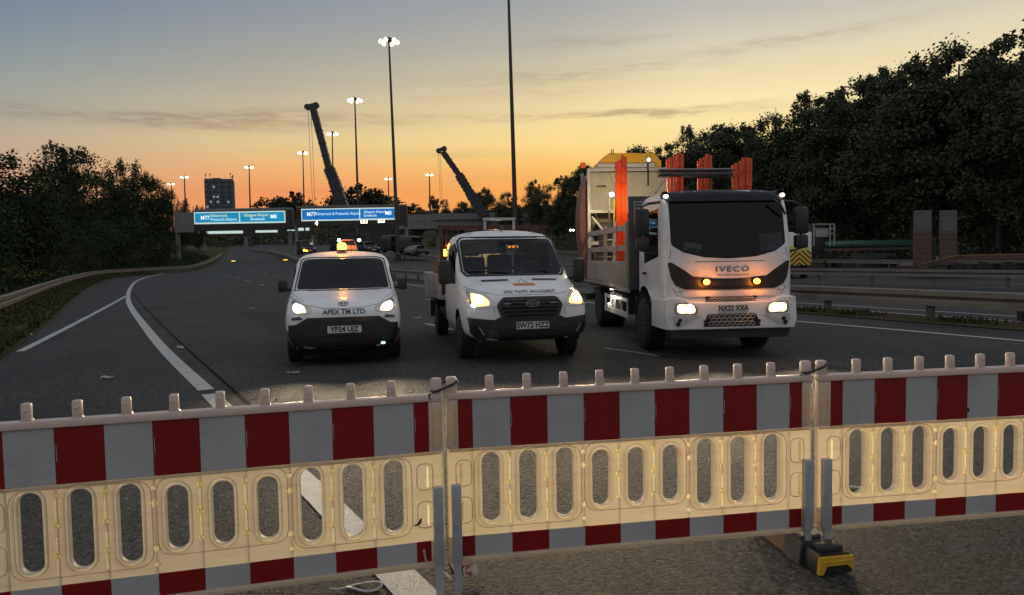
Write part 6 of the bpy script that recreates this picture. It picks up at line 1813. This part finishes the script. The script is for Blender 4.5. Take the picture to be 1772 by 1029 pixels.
bm = bm_new(); da, db = LG_(1425, 432), LG_(1600, 431); box(bm, ((da.x + db.x) / 2, 1.0, da.z), (db.x - da.x, 2.3, .25)); obj('trailer_bed', bm, M['ramprust'], t)
bm = bm_new(); box(bm, ((da.x + db.x) / 2, .1, da.z - .65), ((db.x - da.x) * .45, .1, .5)); obj('side_guard', bm, M['darkgrey'], t)
for px in (1436, 1448, 1540, 1557, 1574):
    q = LG_(px, 440)
    bm = bm_new(); cyl(bm, (q.x, -.1, .52), (q.x, .25, .52), .52, seg=22); obj('wheel', bm, M['tyre'], t, smooth=True)
# low trailer with two upright ramps
Yr = 43.0
p = at(1622, 470, Yr); z0 = gs(*so(p.x, Yr)); az = math.atan2(-DY, -DX)
t = thing('low_trailer', 'low flat trailer with two tall red and grey loading ramps standing upright', 'trailer', (p.x, Yr, z0))
def LR(px, py, Y=Yr): q = at(px, py, Y); return q - Vector((p.x, Yr, z0))
for x0, x1 in ((1583, 1613), (1628, 1657)):
    a, b, c = LR(x0, 364), LR(x1, 400), LR(x1, 458)
    rp = bm_new(); box(rp, ((a.x + b.x) / 2, .1, (b.z + c.z) / 2), (b.x - a.x, .16, b.z - c.z), bevel=.015)
    for k in range(7): box(rp, ((a.x + b.x) / 2, .01, c.z + (b.z - c.z) * (k + .5) / 7), ((b.x - a.x) * .9, .03, .05))
    r1 = obj('ramp', rp, M['ramprust'], t)
    bm = bm_new(); box(bm, ((a.x + b.x) / 2, .1, (a.z + b.z) / 2), ((b.x - a.x) * .98, .15, a.z - b.z), bevel=.015); obj('ramp_plate', bm, M['ramp'], r1)
bm = bm_new(); a, b = LR(1615, 410), LR(1624, 458)
box(bm, ((a.x + b.x) / 2, .2, (a.z + b.z) / 2), (.14, .2, a.z - b.z)); bar(bm, (a.x - .1, .1, a.z), (b.x + .2, .15, b.z + .6), .08, .08); obj('ramp_hinge', bm, M['chassis'], t)
e0, e1, e2 = LR(1588, 458), LR(1650, 443), LR(1672, 441)
dv = Vector((-DX, -DY, 0))
far = e2 + Vector((11.0, -3.5, 0))
P_ = [e0, e1, e2, far]
bm = bm_new()
for a, b in zip(P_, P_[1:]): bar(bm, a, b, .08, .06)
obj('bed_edge', bm, M['dullyellow'], t)
bm = bm_new()
for a, b in zip(P_, P_[1:]): bar(bm, a + Vector((0, 1.2, -.15)), b + Vector((0, 1.2, -.15)), 2.3, .22)
obj('trailer_bed', bm, M['ramprust'], t)
bm = bm_new(); box(bm, (4.2, .6, .62), (5.5, 1.8, .35)); obj('chassis', bm, M['chassis'], t)
for x in (1.2, 2.4, 3.6):
    bm = bm_new(); cyl(bm, (x, -.25 - x * .3 + .4, .45), (x, .1 - x * .3 + .4, .45), .45, seg=20); obj('wheel', bm, M['tyre'], t, smooth=True)
bm = bm_new(); box(bm, (6.2, -1.4, .9), (2.6, .10, .14)); obj('side_locker', bm, M['bedgrey'], t)

# ordinary vehicles far behind
def car(name, label, cat, px, py, Y, Lc, Wc, Hc, rz, paint, kind='car', lights=(), group=None, base=None):
    q = at(px, py, Y); z0 = base if base is not None else gnd(q.x, Y)
    t = thing(name, label, cat, (q.x, Y, z0), rz, group)
    hw_, L2 = Wc / 2, Lc / 2
    if kind == 'car': tops = [(-1, .40), (-.96, .50), (-.5, .60), (-.42, .63), (-.12, .97), (.05, 1.0), (.55, .98), (.92, .68), (1, .5)]
    else: tops = [(-1, .42), (-.97, .50), (-.72, .58), (-.66, .62), (-.46, .97), (-.36, 1.0), (.6, 1.0), (.96, .98), (1, .7)]
    st = []
    for u, h in tops:
        zt = h * Hc; k = max(0, min(1, (h - .6) / .4)); e = 1 - (.12 if abs(u) > .98 else 0)
        zb_ = min(zt * .7, .55 * Hc)
        st.append((u * L2, [(hw_ * .86 * e, .25), (hw_ * e, .38), (hw_ * e, zb_), (hw_ * e * (1 - .16 * k), zt - .12), (hw_ * e * (.82 - .1 * k), zt - .02), (0, zt)]))
    bm = loft_mesh(st, 1); obj('body', bm, paint, t, smooth=True, angle=50)
    bm = bm_new()
    prism(bm, [(-.30 * L2 if kind == 'car' else -.58 * L2, Hc * .64), (.60 * L2 if kind == 'car' else .9 * L2, Hc * .64), (.50 * L2 if kind == 'car' else .88 * L2, Hc * .9), (-.10 * L2 if kind == 'car' else -.44 * L2, Hc * .9)], 'x', -hw_ * .97, hw_ * .97)
    obj('side_window', bm, M['carglass'], t)
    bm = bm_new(); yw = -.30 * L2 if kind == 'car' else -.60 * L2
    prism(bm, [(-hw_ * .78, Hc * .64), (hw_ * .78, Hc * .64), (hw_ * .66, Hc * .92), (-hw_ * .66, Hc * .92)], 'y', yw - .04 * L2, yw + .3 * L2); obj('windscreen', bm, M['carglass'], t)
    rr = .33 if kind == 'car' else .37
    for s in (-1, 1):
        for y in (-.6 * L2, .6 * L2):
            bm = bm_new(); cyl(bm, (s * hw_ * .72, y, rr), (s * hw_ * 1.0, y, rr), rr, seg=18); obj('wheel', bm, M['tyre'], t, smooth=True)
        bm = bm_new(); box(bm, (s * hw_ * .72, -L2 * 1.0, Hc * .42), (.26, .10, .14), bevel=.03); obj('headlight', bm, M['lens'], t)
        bm = bm_new(); box(bm, (s * hw_ * .8, L2 * 1.0, Hc * .45), (.16, .08, .22), bevel=.03); obj('tail_light', bm, M['red'], t)
    for (x, y, z, r_, m) in lights:
        bm = bm_new(); bmesh.ops.create_uvsphere(bm, u_segments=10, v_segments=6, radius=r_, matrix=Matrix.Translation((x, y, z))); obj('lit_lamp', bm, M[m], t, smooth=True)
    bm = bm_new(); box(bm, (0, -L2 * 1.01, Hc * .28), (.5, .04, .11)); obj('number_plate', bm, M['plate'], t)
    return t
VG = 'vehicles waiting far behind the parked trucks'
Yv = 88.0
zv = at(700, 438.5, 104).z
car('minibus', 'dark minibus with a pale roof, left of the pair behind the flatbed pickup', 'minibus', 686, 430, 104, 5.0, 2.05, 2.45, R_(150), M['cargrey'], 'van', [], VG, base=at(686, 436.5, 104).z)
car('minibus', 'dark minibus with a lit tail, right of the pair behind the flatbed pickup', 'minibus', 712, 430, 102, 4.8, 2.05, 2.45, R_(165), M['cargrey'], 'van',
    [(-.3, -2.45, 1.0, .17, 'white_led'), (.6, -2.45, 1.1, .13, 'amber')], VG, base=at(712, 438.5, 102).z)
for k, (px, Y) in enumerate(((686, 104), (712, 102))):
    pass
car('hatchback', 'low silver car in front of the minibuses, near the flatbed crates', 'car', 722, 436, 100, 3.9, 1.75, 1.35, R_(150), mat('silver_paint', (.16, .16, .17), .4), 'car', [], VG, base=at(722, 441, 100).z)
car('saloon_car', 'dark car with amber lights behind the left shoulder of the small white van', 'car', 530, 432, 92, 4.2, 1.8, 1.9, R_(25), M['cargrey'], 'van',
    [(-.6, -2.12, .55, .14, 'amber'), (-.3, -2.12, .5, .10, 'amber')], VG, base=at(530, 441, 92).z)
car('works_van', 'works vehicle with an amber beacon bar and bright white lamps, above the small white van', 'van', 600, 425, 86, 4.8, 1.95, 2.15, R_(20), mat('amber_van_paint', (.45, .2, .1), .4), 'van',
    [(-1.1, -2.0, 2.0, .19, 'white_led'), (1.15, -2.0, 2.0, .19, 'white_led')], VG, base=at(600, 446, 86).z)
q = at(600, 419.5, 85); t = thing('beacon_bar', 'long amber beacon bar glowing on the roof of the works vehicle', 'beacon bar', q)
bm = bm_new(); box(bm, (0, 0, -.12), (1.3, .3, .06)); obj('bar_base', bm, M['dark'], t); bm = bm_new(); box(bm, (0, 0, .02), (1.2, .26, .22), bevel=.06); obj('bar_lens', bm, M['amber'], t, smooth=True)
point('beacon_glow', t, (0, -1.2, .8), 260, (1.0, .3, .03), .2)
car('small_car', 'small dark car just right of the bright works vehicle lamps', 'car', 638, 430, 92, 3.9, 1.75, 1.5, R_(30), M['cargrey'], 'car', [], VG, base=at(638, 438, 92).z)
# flat amber lamps standing on the carriageway
for px, py, lab in ((404, 453, 'flat amber road lamp glowing on the left carriageway, farther from the small van'), (494, 451, 'flat amber road lamp glowing beside the guard rail, left of the small van roof')):
    q = hit(px, py); t = thing('road_lamp', lab, 'road lamp', q, 0, 'flat amber lamps on the road')
    bm = bm_new(); lathe_z(bm, [(.42, 0), (.42, .06), (.36, .09)], 18); obj('lamp_base', bm, M['dark'], t)
    bm = bm_new(); lathe_z(bm, [(.36, .09), (.34, .16), (.2, .22), (.02, .23)], 18); obj('lamp_lens', bm, M['roadamber'] if 'roadamber' in M else M['signyel'], t, smooth=True)
# distant white lamps low in the trees right of the flatbed
for px, py, lab in ((1311 - 324, 398, 'left one of two tiny white lamps in the dark trees beside the big truck'), (992, 398, 'right one of two tiny white lamps in the dark trees beside the big truck')):
    q = at(px, py, 125); t = thing('distant_lamp', lab, 'lamp', (q.x, 125, gnd(q.x, 125)), 0, 'tiny far lamps')
    h = q.z - gnd(q.x, 125)
    bm = bm_new(); cyl(bm, (0, 0, -.2), (0, 0, h), .06, seg=6); obj('post', bm, M['mast'], t)
    bm = bm_new(); bmesh.ops.create_uvsphere(bm, u_segments=8, v_segments=6, radius=.16, matrix=Matrix.Translation((0, -.1, h))); obj('lamp_head', bm, M['white_led'], t)
# fallen cone at the right edge by the near rail
q = hit(1764, 556)
cone(q + Vector((0, 0, .2)), .75, .20, 'toppled orange cone lying under the near guard rail at the right edge', flat=(R_(86), 0, R_(70)))
# scraps on the road surface
r = random.Random(9)
for k, (px, py, lab) in enumerate(((88, 524, 'white scrap on the verge edge beside the slip line, the farther one'), (46, 580, 'white scrap near the left picture edge, just above the end of the slip line'), (185, 655, 'tiny white scrap on dark asphalt left of the long white line'),
        (312, 603, 'thin white scrap lying right beside the long white line'), (436, 534, 'small white scrap on the road left of the small van'), (722, 551, 'white scrap between the small van and the flatbed pickup'), (507, 647, 'thin pale scrap on the road in front of the small van'))):
    p = hit(px, py); bm = bm_new(); w_ = .05 + .03 * r.random() + p.y * .002
    prev = None
    for i in range(6):
        c = Vector((w_ * (i / 5 - .5) * 2, r.gauss(0, .015), .012 + abs(r.gauss(0, .012))))
        cur = [bm.verts.new(c + Vector((0, -.03, 0))), bm.verts.new(c + Vector((0, .035, abs(r.gauss(0, .012)))))]
        if prev: bm.faces.new((prev[0], cur[0], cur[1], prev[1]))
        prev = cur
    rr = bmesh.ops.extrude_face_region(bm, geom=bm.faces[:]); bmesh.ops.translate(bm, verts=[v for v in rr['geom'] if isinstance(v, bmesh.types.BMVert)], vec=(0, 0, .004))
    o = obj('paper_scrap', bm, M['bedgrey']); o.location = p; tag(o, lab, 'litter', 'white scraps scattered on the road')
